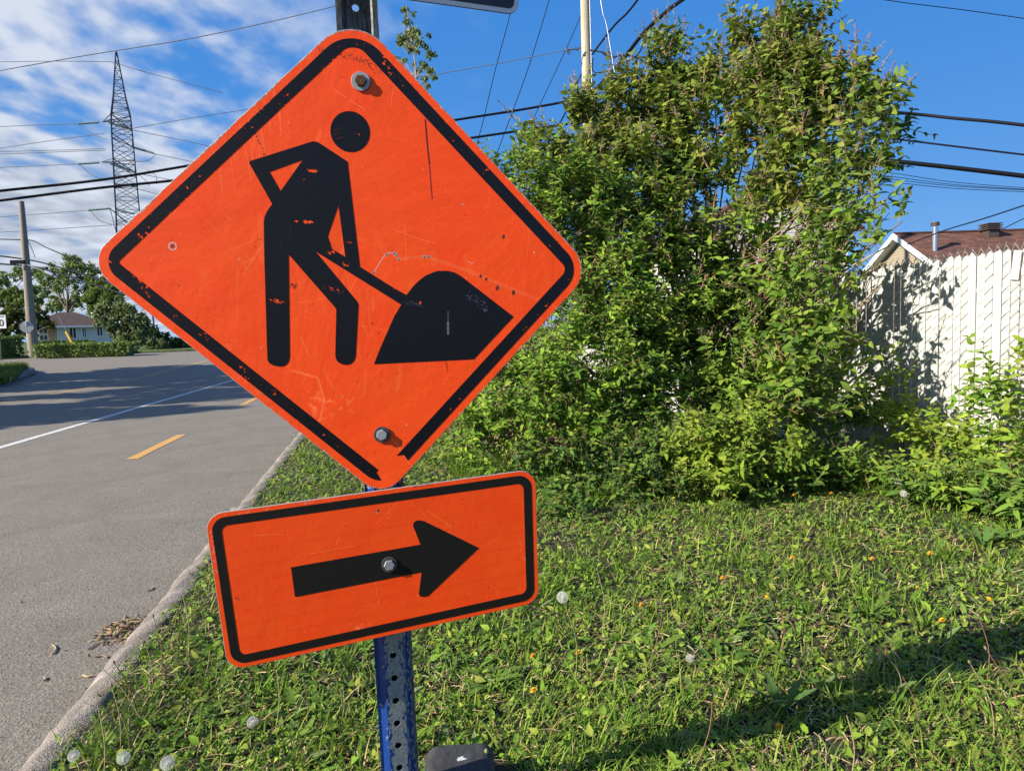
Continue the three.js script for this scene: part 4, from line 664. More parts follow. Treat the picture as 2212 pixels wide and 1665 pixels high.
{
  const dep = 41, px = dep / FOCAL, c = at(-4, 695, dep), t = thing('speed_limit_sign', 'white MAXIMUM 40 speed sign cut off by the left picture edge', 'sign', V3(c.x, rise(-c.z), c.z), YAW + 0.08), y = c.y - t.position.y;
  const g = new RoundedBoxGeometry(30 * px, 29 * px, 0.012, 3, 0.005); g.translate(0, y, 0); mesh('panel', g, std({ color: lin(0.72, 0.74, 0.76), roughness: 0.5 }), t);
  mesh('post', bar(V3(-2 * px, -0.3, -0.04), V3(0, y + 13 * px, -0.05), 1.2 * px, 8), std({ color: lin(0.05, 0.09, 0.06), roughness: 0.6 }), t);
  const ink = std({ color: lin(0.012, 0.012, 0.013), roughness: 0.5 }), write = (name, s, size, cy) => { const q = new TextGeometry(s, { font, size, depth: 0.003, curveSegments: 5 }); q.computeBoundingBox(); const bb = q.boundingBox; q.translate(-(bb.max.x + bb.min.x) / 2, cy - (bb.max.y + bb.min.y) / 2, 0.0065); mesh(name, q, ink, t); };
  write('number', '40', 14.5 * px, y - 2.5 * px); write('heading', 'MAXIMUM', 3.4 * px, y + 11 * px);
}
{ // yellow guy-wire guard leaning in front of the far hedge
  const a = spot(171, 766), dep = seen(a)[2], b = at(143, 716, dep), t = thing('guy_wire_guard', 'yellow guy wire guard leaning in front of the far hedge', 'guy wire', a);
  mesh('guard', bar(V3(0, -0.1, 0), b.clone().sub(a), 0.115, 8), std({ color: lin(0.62, 0.36, 0.03), roughness: 0.6 }), t);
  mesh('wire', bar(b.clone().sub(a), at(56, 560, dep + 0.3).sub(a), 0.012, 5), M.wirePale, t);
}
{ // the lattice tower of the power line, far behind
  const D = 120, px = D / FOCAL, t0 = at(296, 745, D), t = thing('lattice_pylon', 'tall steel lattice power pylon against the clouds on the left', 'pylon', V3(t0.x, t0.y - 3, t0.z), YAW + 0.5);
  const H = at(237, 133, D).y - t.position.y; // levels measured on the photograph: [y of the picture, half width in pixels]
  const lv = [[133, 1.2], [185, 9], [225, 15], [262, 23], [300, 24.5], [350, 25.5], [400, 27], [450, 28], [498, 30], [560, 34], [640, 40], [745, 50]].map(([y, w]) => [H * (760 - y) / (760 - 133), w * px * 0.78]);
  const cor = (k, q) => V3((q === 0 || q === 3 ? -1 : 1) * lv[k][1], lv[k][0], (q < 2 ? 1 : -1) * lv[k][1]);
  for (let q = 0; q < 4; q++) { const list = []; for (let k = 0; k < lv.length - 1; k++) list.push(flat(cor(k, q), cor(k + 1, q), 0.17, 0.17)); mesh('leg', list, M.steel, t); }
  const brace = [];
  for (let k = 0; k < lv.length - 1; k++) { const parts = k < 3 ? 3 : 2; for (let s = 0; s < parts; s++) for (let q = 0; q < 4; q++) { const q2 = (q + 1) % 4, A = cor(k, q).lerp(cor(k + 1, q), s / parts), B = cor(k, q2).lerp(cor(k + 1, q2), s / parts), C = cor(k, q).lerp(cor(k + 1, q), (s + 1) / parts), E = cor(k, q2).lerp(cor(k + 1, q2), (s + 1) / parts); if (k < 3) { brace.push(s % 2 ? flat(A, E, 0.07, 0.07) : flat(B, C, 0.07, 0.07)); } else brace.push(flat(A, E, 0.075, 0.075), flat(B, C, 0.075, 0.075)); brace.push(flat(C, E, 0.07, 0.07)); } }
  mesh('lattice', brace, M.steel, t);
  // cross-arms on both sides, with insulator strings and jumper loops
  const W = (x, y, d = D) => at(x, y, d).sub(t.position).applyAxisAngle(UP, -(YAW + 0.5));
  for (const [k, arms] of [[3, [[221, 263], [282, 279]]], [4, [[285, 317]]], [5, [[219, 350], [291, 372]]], [6, [[297, 403]]], [8, [[237, 450], [303, 462]]]]) {
    const c = V3(0, lv[k][0], 0);
    for (const [x, y] of arms) { const tip = W(x, y, D - 2), list = []; for (let q = 0; q < 4; q++) list.push(flat(cor(k, q), tip, 0.12, 0.12)); list.push(flat(cor(k + 1, 0), tip, 0.1, 0.1), flat(cor(k + 1, 1), tip, 0.1, 0.1)); mesh('cross_arm', list.slice(0, 4), M.steel, t); }
  }
  const strings = [[[214, 264], [166, 267]], [[214, 351], [166, 354]], [[238, 450], [188, 454]], [[233, 264], [276, 278]], [[287, 318], [332, 331]], [[236, 352], [280, 370]], [[250, 452], [290, 462]]];
  for (const [a, b] of strings) { const A = W(...a, D - 2.5), B = W(...b, D - 2.5), list = [bar(A, B, 0.05, 5)], n = 16; for (let i = 1; i < n; i++) { const c = A.clone().lerp(B, i / n), d = B.clone().sub(A).normalize(); list.push(bar(c.clone().addScaledVector(d, -0.06), c.clone().addScaledVector(d, 0.06), 0.2, 7)); } mesh('insulator', list, M.insulator, t); }
}
// ---------------------------------------------------------------- wires
function cable(name, label, group, pts, radius, mat = M.cable, seg = 40) {
  const o = mesh(name, tube(pts.map(([x, y, d]) => at(x, y, d)), radius, seg, 6), mat); return tag(o, label, 'cable', group);
}
const G1 = 'black cables strung between the poles', G2 = 'thin wires crossing the sky', G3 = 'conductors strung from the pylon';
cable('utility_cable', 'upper thick black cable passing behind the orange sign to the wooden pole', G1, [[-60, 419, 15.5], [0, 412, 15.7], [220, 388, 16.2], [410, 357, 16.7], [720, 304, 17.4], [990, 258, 17.9], [1130, 236, 18.1], [1256, 212, 18.2], [1275, 205, 18.25]], 0.032);
cable('utility_cable', 'lower thick black cable passing behind the orange sign into the lilac', G1, [[-60, 440, 15.5], [0, 433, 15.7], [220, 405, 16.2], [390, 388, 16.7], [720, 343, 17.4], [1030, 296, 18], [1180, 274, 18.2], [1290, 258, 18.4]], 0.032);
cable('utility_cable', 'thick black cable climbing from the wooden pole over the lilac', G1, [[1268, 212, 18.2], [1290, 190, 17.8], [1340, 135, 16.8], [1390, 72, 15.5], [1440, 25, 14.2], [1490, -12, 13]], 0.045);
cable('utility_cable', 'black service cable climbing right from the clamp on the wooden pole', G1, [[1280, 117, 18.2], [1296, 95, 17.7], [1330, 52, 16.8], [1355, 28, 16], [1385, -10, 15]], 0.026);
cable('utility_cable', 'black cable drooping from the pole clamp into the lilac top', G1, [[1300, 112, 18.2], [1318, 124, 18], [1345, 119, 17.6], [1375, 124, 17.2], [1400, 138, 16.8], [1440, 150, 16.2]], 0.024);
cable('cable_loop', 'hanging loop of black cable beside the wooden pole', null, [[1281, 125, 18.1], [1280, 150, 18.1], [1287, 157, 18], [1310, 154, 17.8], [1320, 152, 17.6]], 0.016);
cable('cable_loop', 'narrow hanging loop of black wire under the thick cable', null, [[1390, 80, 15.6], [1386, 105, 15.7], [1370, 125, 15.9], [1350, 135, 16.2]], 0.018);
cable('cable_loop', 'tangled loop of black wire left of the lilac top', null, [[1353, 112, 16.4], [1355, 140, 16.4], [1350, 160, 16.4], [1346, 150, 16.4], [1343, 140, 16.4], [1354, 132, 16.3], [1357, 152, 16.3], [1352, 166, 16.3], [1344, 155, 16.4], [1340, 140, 16.4]], 0.009);
cable('cable_loop', 'wide loop of black cable close above the lilac by the pole', null, [[1318, 160, 17.3], [1317, 175, 17.2], [1326, 180, 17], [1338, 165, 16.8], [1345, 145, 16.5]], 0.014);
cable('utility_cable', 'crooked black cable running down left of the wooden pole', G1, [[1256, 160, 18.3], [1244, 186, 18.3], [1238, 205, 18.2], [1230, 228, 18.2], [1222, 243, 18.3], [1208, 268, 18.4]], 0.02);
cable('utility_cable', 'short crooked tie hanging off the upper black cable', null, [[1238, 207, 18.2], [1228, 213, 18.15], [1226, 222, 18.1], [1232, 216, 18.1]], 0.016);
cable('guy_rope', 'pale rope hanging right of the wooden pole', null, [[1296, -10, 16], [1304, 34, 16], [1308, 44, 16], [1320, 110, 16], [1331, 180, 16], [1335, 215, 16]], 0.012, M.wirePale);
cable('thin_wire', 'pale thin wire rising to the post at top left', null, [[-60, 163, 22], [0, 152, 22], [200, 117, 22.5], [400, 85, 23], [560, 52, 23.5], [720, 14, 24], [800, -8, 24.5]], 0.017, M.wirePale);
cable('thin_wire', 'pale thin wire reaching the pole clamp from the left', null, [[860, 178, 17.5], [930, 163, 17.7], [1080, 136, 18], [1225, 108, 18.25]], 0.011, M.wirePale);
cable('thin_wire', 'leftmost of three steep thin wires right of the diamond sign', G2, [[1110, -20, 30], [1103, 25, 30], [1070, 150, 31], [1040, 275, 32], [1024, 330, 33]], 0.02);
cable('thin_wire', 'middle one of three steep thin wires right of the diamond sign', G2, [[1192, -20, 30], [1185, 5, 30], [1140, 150, 31], [1100, 260, 32], [1070, 340, 33]], 0.02);
cable('thin_wire', 'rightmost of three steep thin wires beside the wooden pole', G2, [[1260, 15, 30], [1252, 40, 30], [1200, 155, 31], [1160, 240, 32], [1120, 330, 33]], 0.018);
cable('utility_cable', 'twisted black cable leaving the lilac at the upper right', G1, [[1800, 232, 14], [1985, 247, 14], [2060, 255, 13.6], [2140, 262, 13.2], [2230, 272, 12.8]], 0.034);
cable('utility_cable', 'middle black cable right of the lilac', G1, [[1800, 284, 16], [1950, 302, 15.5], [2080, 318, 15], [2230, 336, 14.5]], 0.021);
cable('utility_cable', 'lowest thick black cable right of the lilac', G1, [[1760, 328, 14], [1905, 345, 13.6], [2060, 362, 13.2], [2230, 382, 12.8]], 0.045);
for (const [a, b, w] of [[372, 406, 'topmost'], [380, 409, 'second'], [386, 410, 'third'], [392, 414, 'lowest']]) cable('thin_wire', w + ' of four thin wires below the thick cable at right', 'bundle of thin wires right of the lilac', [[1800, a - 9, 30], [1915, a, 30], [2050, (a + b) / 2 + 3, 30], [2230, b + 1, 30]], 0.014);
cable('utility_cable', 'black cable rising above the brown roof beside the flue', G1, [[1960, 528, 21], [2040, 498, 20], [2120, 474, 18.5], [2230, 438, 16]], 0.018);
cable('utility_cable', 'short black cable behind the roof vent at the right edge', G1, [[2140, 512, 28], [2180, 488, 27], [2230, 464, 26]], 0.018);
cable('thin_wire', 'single thin wire across the top right corner', null, [[1890, -4, 26], [1950, 5, 26], [2080, 21, 26], [2230, 42, 26]], 0.017);
cable('utility_cable', 'upper black cable crossing the far left pole', G1, [[-40, 549, 46], [0, 553, 46], [60, 561, 46], [130, 578, 44], [240, 612, 41], [330, 640, 39]], 0.05);
cable('utility_cable', 'lower black cable crossing the far left pole', G1, [[-40, 567, 46], [0, 570, 46], [65, 575, 46], [130, 592, 44], [240, 627, 41], [330, 655, 39]], 0.05);
cable('thin_wire', 'thin wire sagging right from the far left pole', null, [[-30, 516, 47], [52, 518, 47], [66, 519, 47], [100, 535, 45], [140, 552, 44], [230, 590, 42]], 0.035);
cable('thin_wire', 'thin wire steep beside the far left pole', null, [[60, 520, 47], [72, 548, 47], [74, 555, 47]], 0.02);
[[[-40, 275, 118], [80, 270, 118], [166, 267, 118]], [[-40, 363, 118], [80, 358, 118], [166, 354, 118]], [[-40, 471, 118], [100, 461, 118], [188, 454, 118]], [[-40, 504, 118], [120, 494, 118], [240, 486, 118]], [[-40, 328, 118], [100, 325, 118], [225, 321, 118]], [[-40, 334, 118], [100, 329, 118], [228, 324, 118]], [[-40, 326, 119], [120, 302, 119], [225, 288, 119]], [[-30, 134, 118], [110, 132, 118], [237, 133, 118]], [[237, 133, 118], [330, 160, 118], [480, 200, 118]],
  [[276, 279, 118], [380, 300, 118], [470, 320, 118]], [[280, 278, 118], [400, 257, 118], [560, 232, 118]], [[332, 332, 118], [380, 342, 118], [480, 362, 118]], [[280, 371, 118], [340, 383, 118], [480, 410, 118]], [[296, 408, 118], [350, 422, 118], [440, 445, 118]], [[175, 270, 117], [195, 287, 117], [215, 296, 117], [232, 301, 117]], [[172, 356, 117], [195, 376, 117], [230, 390, 117]], [[196, 457, 117], [215, 476, 117], [245, 486, 117]], [[336, 332, 117], [320, 346, 117], [290, 349, 117]], [[318, 368, 117], [336, 380, 117], [338, 398, 117]], [[293, 374, 117], [312, 388, 117], [322, 402, 117]]].forEach((p, i) => {
  const names = ['topmost left conductor pair of the pylon, ending at an insulator', 'middle left conductor of the pylon, ending at an insulator', 'lower left conductor of the pylon, ending at an insulator', 'lowest left conductor passing the pylon', 'upper wire of the close pair left of the pylon', 'lower wire of the close pair left of the pylon', 'slanting conductor left of the upper pylon body', 'earth wire left of the pylon tip', 'earth wire right of the pylon tip', 'upper right conductor descending from the pylon', 'right conductor rising from the pylon waist', 'right conductor beyond the long right insulator', 'right conductor at the pylon lower waist', 'lowest right conductor by the sign edge', 'jumper loop under the topmost left insulator', 'jumper loop under the middle left insulator', 'jumper loop under the lower left insulator', 'jumper loop under the long right insulator', 'curled jumper loop right of the pylon', 'short slanting jumper right of the pylon'];
  cable(i > 13 ? 'jumper_loop' : 'conductor', names[i], i > 13 ? 'jumper loops of the pylon' : G3, p, 0.055, M.steel, 20);
});

// ---------------------------------------------------------------- the shrubs on the verge
const B = (list, dz = 0) => list.map(([x, y, d, R, s]) => [at(x, y, d + dz), R, s ?? 1]);
const greenLilac = [[0.134, 0.218, 0.025], [0.179, 0.258, 0.031], [0.101, 0.174, 0.022], [0.246, 0.291, 0.045], [0.213, 0.218, 0.05]];
const greenFresh = [[0.146, 0.28, 0.025], [0.202, 0.347, 0.034], [0.101, 0.207, 0.022], [0.269, 0.381, 0.039]];
const greenYellow = [[0.187, 0.286, 0.024], [0.231, 0.319, 0.033], [0.132, 0.231, 0.024], [0.264, 0.33, 0.039]];
{
  const base = spot(1570, 955), blobs = B([
    [1210, 390, 6.6, 0.42], [1270, 330, 6.9, 0.36], [1335, 265, 7.1, 0.34], [1345, 210, 7.1, 0.13, 1.5], [1400, 250, 7.0, 0.36], [1425, 165, 7.1, 0.2], [1447, 112, 7.2, 0.14, 2.2], [1440, 185, 7.1, 0.16, 1.6], [1470, 200, 7.1, 0.2, 1.3], [1500, 225, 7.1, 0.36], [1540, 150, 7.2, 0.24], [1615, 110, 7.3, 0.27], [1690, 85, 7.3, 0.27], [1720, 38, 7.4, 0.15, 2.4], [1650, 60, 7.3, 0.15, 1.5], [1760, 140, 7.3, 0.3], [1820, 190, 7.3, 0.3], [1800, 120, 7.4, 0.16, 0.7], [1880, 230, 7.2, 0.27], [1935, 255, 7.2, 0.2, 0.8], [1965, 275, 7.2, 0.12], [1970, 225, 7.2, 0.07],
    [1720, 230, 7.1, 0.42], [1630, 250, 7.0, 0.42], [1790, 290, 7.0, 0.4], [1870, 330, 6.9, 0.3, 0.75], [1930, 340, 6.9, 0.16, 0.7], [1540, 330, 6.9, 0.44], [1440, 340, 6.8, 0.42], [1350, 400, 6.7, 0.42], [1280, 460, 6.5, 0.4], [1450, 460, 6.6, 0.45], [1640, 380, 6.7, 0.42, 0.6], [1740, 400, 6.7, 0.36, 0.5], [1830, 420, 6.7, 0.3, 0.5],
    [1875, 420, 6.6, 0.2, 0.8], [1920, 405, 6.6, 0.12, 0.9], [1885, 490, 6.5, 0.13, 0.6], [1925, 450, 6.5, 0.08, 0.8], [1560, 470, 6.6, 0.4, 0.45], [1330, 540, 6.4, 0.42], [1440, 580, 6.4, 0.4], [1600, 560, 6.6, 0.4, 0.35], [1720, 520, 6.6, 0.34, 0.3], [1800, 520, 6.5, 0.26, 0.35], [1820, 570, 6.3, 0.18, 0.5],
    [1350, 670, 6.3, 0.4], [1470, 680, 6.3, 0.38, 0.8], [1600, 680, 6.5, 0.36, 0.45], [1710, 640, 6.3, 0.3, 0.3], [1790, 640, 6.1, 0.24, 0.5], [1800, 700, 6.0, 0.17, 0.8], [1400, 780, 6.1, 0.38], [1510, 790, 6.1, 0.32, 0.6], [1620, 790, 6.2, 0.34, 0.45], [1730, 760, 6.0, 0.3, 0.55], [1800, 790, 5.9, 0.24, 0.8], [1815, 770, 5.8, 0.13], [1600, 600, 7.4, 0.42, 0.5], [1700, 600, 7.4, 0.4, 0.35], [1650, 720, 7.3, 0.42, 0.5], [1760, 720, 7.0, 0.36, 0.5], [1560, 740, 6.8, 0.4, 0.6], [1820, 620, 6.5, 0.28, 0.5], [1700, 860, 6.0, 0.3, 0.8], [1790, 870, 5.8, 0.24], [1640, 880, 5.9, 0.26, 0.8], [1560, 860, 6.0, 0.26, 0.6], [1830, 640, 6.0, 0.11], [1840, 590, 6.1, 0.1, 0.7], [1945, 500, 6.3, 0.11, 0.5], [1985, 478, 6.3, 0.09, 0.6], [1935, 545, 6.2, 0.1, 0.5], [1965, 530, 6.2, 0.07, 0.5],
  ].map(([x, y, d, R, k]) => { const near = d - clamp((x - 1430) / 470, 0, 1) * 1.5; return [x - (x > 1740 ? (y > 480 ? 42 : 34) : 0), y + (y < 200 ? 24 : 0), near, R * near / d, k === undefined ? 1 : k]; })), extra = [], r = rng(17);
  for (let i = 0; i < 46; i++) { const a = V3(base.x + (r() - 0.5) * 0.7, base.y, base.z + (r() - 0.5) * 0.6), b = at(1430 + r() * 420, 330 + r() * 380, 6.0 + r() * 0.6), m = a.clone().lerp(b, 0.55).add(V3((r() - 0.5) * 0.25, 0.15, (r() - 0.5) * 0.25)), w = 0.008 + r() * 0.009; extra.push([a, m, w * 1.3], [m, b, w]); }
  for (let i = 0; i < 45; i++) { const a = at(1600 + r() * 200, 480 + r() * 230, 5.4 + r() * 0.7), b = at(1690 + r() * 240, 370 + r() * 170, 5.3 + r() * 0.7); extra.push([a, b, 0.003 + r() * 0.004]); }
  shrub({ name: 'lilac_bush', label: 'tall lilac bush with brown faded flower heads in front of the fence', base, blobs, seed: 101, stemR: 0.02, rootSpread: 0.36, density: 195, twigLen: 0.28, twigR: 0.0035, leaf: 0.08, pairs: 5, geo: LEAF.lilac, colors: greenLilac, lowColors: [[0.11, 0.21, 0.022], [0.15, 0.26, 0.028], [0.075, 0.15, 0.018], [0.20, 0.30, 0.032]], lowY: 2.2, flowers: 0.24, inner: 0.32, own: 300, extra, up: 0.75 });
}
{
  const base = spot(1110, 985), blobs = B([[1110, 350, 5.9, 0.16, 0.8], [1150, 370, 5.9, 0.22], [1090, 400, 5.9, 0.22], [1170, 440, 5.8, 0.3], [1120, 480, 5.8, 0.3], [1230, 520, 5.8, 0.34], [1270, 610, 5.7, 0.36], [1330, 600, 5.9, 0.32], [1260, 700, 5.5, 0.38], [1340, 720, 5.6, 0.36], [1190, 790, 5.4, 0.36], [1290, 810, 5.4, 0.38], [1390, 840, 5.5, 0.34], [1110, 850, 5.5, 0.3], [1040, 910, 5.5, 0.26], [980, 950, 5.6, 0.2], [1130, 930, 5.3, 0.34], [1230, 900, 5.3, 0.36], [1330, 910, 5.3, 0.34], [1430, 920, 5.4, 0.3], [1060, 980, 5.4, 0.2], [960, 905, 5.9, 0.2, 0.7], [1500, 880, 5.5, 0.28, 0.7], [1400, 520, 6.0, 0.3, 0.8], [1420, 640, 5.9, 0.32], [1440, 760, 5.7, 0.32], [1520, 700, 5.9, 0.26, 0.8], [1540, 800, 5.7, 0.26, 0.8], [1360, 450, 6.1, 0.26, 0.8], [1290, 420, 6.1, 0.28, 0.8], [1230, 420, 6.0, 0.26]]), extra = [], r = rng(18);
  for (let i = 0; i < 24; i++) { const a = V3(base.x + (r() - 0.5) * 0.9, base.y, base.z + (r() - 0.5) * 0.5), b = at(1080 + r() * 300, 450 + r() * 350, 5.6 + r() * 0.4); extra.push([a, b, 0.005 + r() * 0.006]); }
  shrub({ name: 'leafy_shrub', label: 'dense bright green shrub just right of the diamond sign', base, blobs, seed: 102, stemR: 0.012, rootSpread: 0.5, density: 235, twigLen: 0.25, twigR: 0.0025, leaf: 0.059, pairs: 5, geo: LEAF.small, colors: greenFresh, inner: 0.25, own: 300, extra });
}
{
  const blobs = B([[1480, 975, 4.7, 0.16], [1545, 955, 4.7, 0.2], [1600, 975, 4.6, 0.22], [1650, 1000, 4.6, 0.2], [1560, 1010, 4.6, 0.2], [1690, 1020, 4.7, 0.16], [1500, 1030, 4.6, 0.15], [1630, 950, 4.8, 0.14]]);
  shrub({ name: 'low_shrub', label: 'low yellow-green shrub on the grass at the foot of the lilac', base: spot(1580, 1060), blobs, seed: 103, stemR: 0.006, rootSpread: 0.4, density: 340, twigLen: 0.17, twigR: 0.002, leaf: 0.055, pairs: 5, geo: LEAF.small, colors: greenYellow, inner: 0.2, own: 200 });
}
{
  const blobs = B([[1180, 1030, 4.9, 0.14], [1240, 1010, 4.9, 0.17], [1300, 1000, 4.9, 0.17], [1360, 1010, 4.8, 0.16], [1420, 1000, 4.9, 0.16], [1220, 1060, 4.6, 0.1], [1330, 1045, 4.7, 0.12], [1400, 1050, 4.6, 0.11], [1150, 1000, 5.0, 0.14], [1750, 1010, 4.8, 0.15], [1800, 990, 4.9, 0.16], [1740, 960, 5.1, 0.18], [1830, 930, 5.1, 0.18], [1255, 1088, 4.45, 0.09], [1450, 1078, 4.5, 0.1], [1185, 1108, 4.3, 0.08], [1625, 1088, 4.45, 0.08], [1345, 1100, 4.35, 0.07], [1540, 1100, 4.4, 0.06], [1740, 1070, 4.55, 0.08], [1290, 1130, 4.2, 0.05], [1420, 1118, 4.3, 0.05]]);
  shrub({ name: 'ground_vine', label: 'low dark leafy vine along the edge of the grass beneath the shrubs', category: 'plant', base: spot(1340, 1050), blobs, seed: 104, stemR: 0.004, noLimbs: true, rootSpread: 0.8, density: 330, twigLen: 0.15, twigR: 0.002, leaf: 0.054, pairs: 4, geo: LEAF.small, colors: [[0.07, 0.15, 0.022], [0.10, 0.19, 0.025], [0.05, 0.11, 0.02]], inner: 0, own: 120 });
}
// saplings and weeds in front of the fence
const saplings = [
  [1905, 960, [[1890, 800, 5.3, 0.09], [1880, 850, 5.3, 0.13], [1900, 890, 5.2, 0.15], [1870, 910, 5.3, 0.13]], 'leafy sapling between the lilac and the sunlit fence', greenFresh],
  [1975, 1010, [[1915, 775, 5.2, 0.05], [1935, 830, 5.1, 0.07], [1955, 890, 5.0, 0.1], [1940, 930, 5.0, 0.13], [1985, 960, 4.9, 0.13]], 'thin upright sprout standing in the shadow of the lilac on the fence', greenYellow],
  [2060, 1060, [[2010, 930, 4.7, 0.11], [2055, 950, 4.6, 0.13], [2040, 1000, 4.6, 0.13], [2090, 980, 4.5, 0.13], [2000, 985, 4.7, 0.1]], 'spreading weedy shrub low against the middle of the sunlit fence', greenYellow],
  [2165, 1090, [[2105, 850, 4.4, 0.08], [2140, 800, 4.3, 0.07], [2150, 870, 4.3, 0.1], [2130, 920, 4.3, 0.11], [2180, 940, 4.2, 0.14], [2150, 990, 4.2, 0.13], [2200, 1000, 4.1, 0.12], [2190, 860, 4.2, 0.1]], 'tall leafy sapling before the fence near the right picture edge', greenFresh],
  [2215, 1100, [[2200, 760, 4.2, 0.06], [2216, 800, 4.1, 0.08], [2215, 870, 4.1, 0.1], [2222, 950, 4.0, 0.1]], 'tallest sapling by the fence, cut off by the right edge', greenYellow],
];
saplings.forEach(([bx, by, bl, label, colors], i) => shrub({ name: 'sapling', label, category: 'sapling', base: spot(bx, by), blobs: B(bl), seed: 110 + i, stemR: 0.005, rootSpread: 0.12, density: i === 0 ? 260 : 210, twigLen: 0.15, twigR: 0.0018, leaf: 0.062, pairs: 4, geo: LEAF.small, colors, inner: 0.2, own: 60, up: 0.9, spiral: 1.2 }));
{
  const blobs = B([[1880, 1010, 4.9, 0.12], [1940, 1040, 4.7, 0.12], [2010, 1050, 4.5, 0.12], [2080, 1080, 4.3, 0.11], [2140, 1060, 4.2, 0.12], [2190, 1070, 4.1, 0.12], [2120, 1110, 4.1, 0.1], [2200, 1120, 4.0, 0.1], [2050, 1100, 4.2, 0.08], [1960, 1080, 4.5, 0.08], [1880, 1060, 4.7, 0.08]]);
  shrub({ name: 'weed_patch', label: 'yellow-green broad-leaved weeds along the foot of the fence', category: 'plants', base: spot(2050, 1110), blobs, seed: 120, noLimbs: true, stemR: 0.004, rootSpread: 0.5, density: 250, twigLen: 0.16, twigR: 0.002, leaf: 0.065, pairs: 4, geo: LEAF.small, colors: greenYellow, inner: 0, own: 160, up: 1 });
}
{
  const blobs = B([[1990, 1100, 4.3, 0.09], [2050, 1120, 4.15, 0.1], [2100, 1150, 4.0, 0.1], [2160, 1130, 3.95, 0.12], [2205, 1160, 3.8, 0.12], [2150, 1175, 3.85, 0.08], [2215, 1200, 3.7, 0.09], [1900, 1075, 4.6, 0.08], [1820, 1060, 4.75, 0.08]]);
  shrub({ name: 'weed_patch', label: 'tall lance-leaved weeds at the right edge where the grass meets the fence plants', category: 'plants', base: spot(2120, 1170), blobs, seed: 121, noLimbs: true, stemR: 0.004, rootSpread: 0.5, density: 300, twigLen: 0.2, twigR: 0.0022, leaf: 0.085, pairs: 5, geo: LEAF.lance, colors: [[0.12, 0.23, 0.03], [0.17, 0.29, 0.035], [0.09, 0.17, 0.03]], inner: 0, own: 120, up: 1.6, spiral: 1.3 });
}
function rosette(name, label, x, y, n, len, upness, geo, color, seed, category = 'weed') {   // a clump of long leaves springing from one foot
  const r = rng(seed), t = thing(name, label, category, spot(x, y)), mat = leafy({ color: lin(...color) });
  for (let i = 0; i < n; i++) { const a = i / n * TAU + r() * 0.8, u = upness * (0.5 + r()), dir = V3(Math.cos(a), u, Math.sin(a)).normalize(), nrm = V3(-Math.cos(a) * u, 1.0, -Math.sin(a) * u), s = len * (0.6 + 0.6 * r()); const m = new THREE.Mesh(geo, mat); m.name = 'leaf'; m.castShadow = m.receiveShadow = true; frameFor(dir, nrm, V3(Math.cos(a) * 0.01, 0.005, Math.sin(a) * 0.01), s, s).decompose(m.position, m.quaternion, m.scale); t.add(m); }
  return t;
}
rosette('sow_thistle', 'weed with long toothed blue-green leaves by the right edge', 2125, 1180, 8, 0.17, 1.7, LEAF.saw, [0.10, 0.19, 0.045], 131);
rosette('sow_thistle', 'upright toothed grey-green weed in the lower right grass', 1690, 1540, 7, 0.11, 1.5, LEAF.saw, [0.09, 0.17, 0.045], 132);
rosette('dock_plant', 'broad flat dock leaves in the grass at the right edge below the weeds', 2180, 1170, 8, 0.16, 0.7, LEAF.lance, [0.14, 0.25, 0.03], 133);
[[1410, 1415, 'clump of long leaves in the grass right of the arrow sign'], [1320, 1575, 'leaf clump in the lower grass right of the rubber base'], [1880, 1330, 'leaf clump in the sunlit grass near the yellow flowers'], [1770, 1130, 'leaf clump at the upper edge of the grass below the low shrub'], [2060, 1480, 'leaf clump in the grass at lower right'], [1240, 1130, 'leaf clump close to the right edge of the arrow sign'], [640, 1560, 'leaf clump in the grass left of the blue post'], [420, 1570, 'leaf clump in the lower left grass near the kerb'], [1060, 1480, 'leaf clump just right of the blue post'], [1560, 1440, 'leaf clump in the middle of the grass at lower right']].forEach(([x, y, label], i) => rosette('dandelion_plant', label, x, y, 9, 0.11, 0.55, LEAF.saw, i % 2 ? [0.10, 0.19, 0.025] : [0.13, 0.22, 0.03], 140 + i));

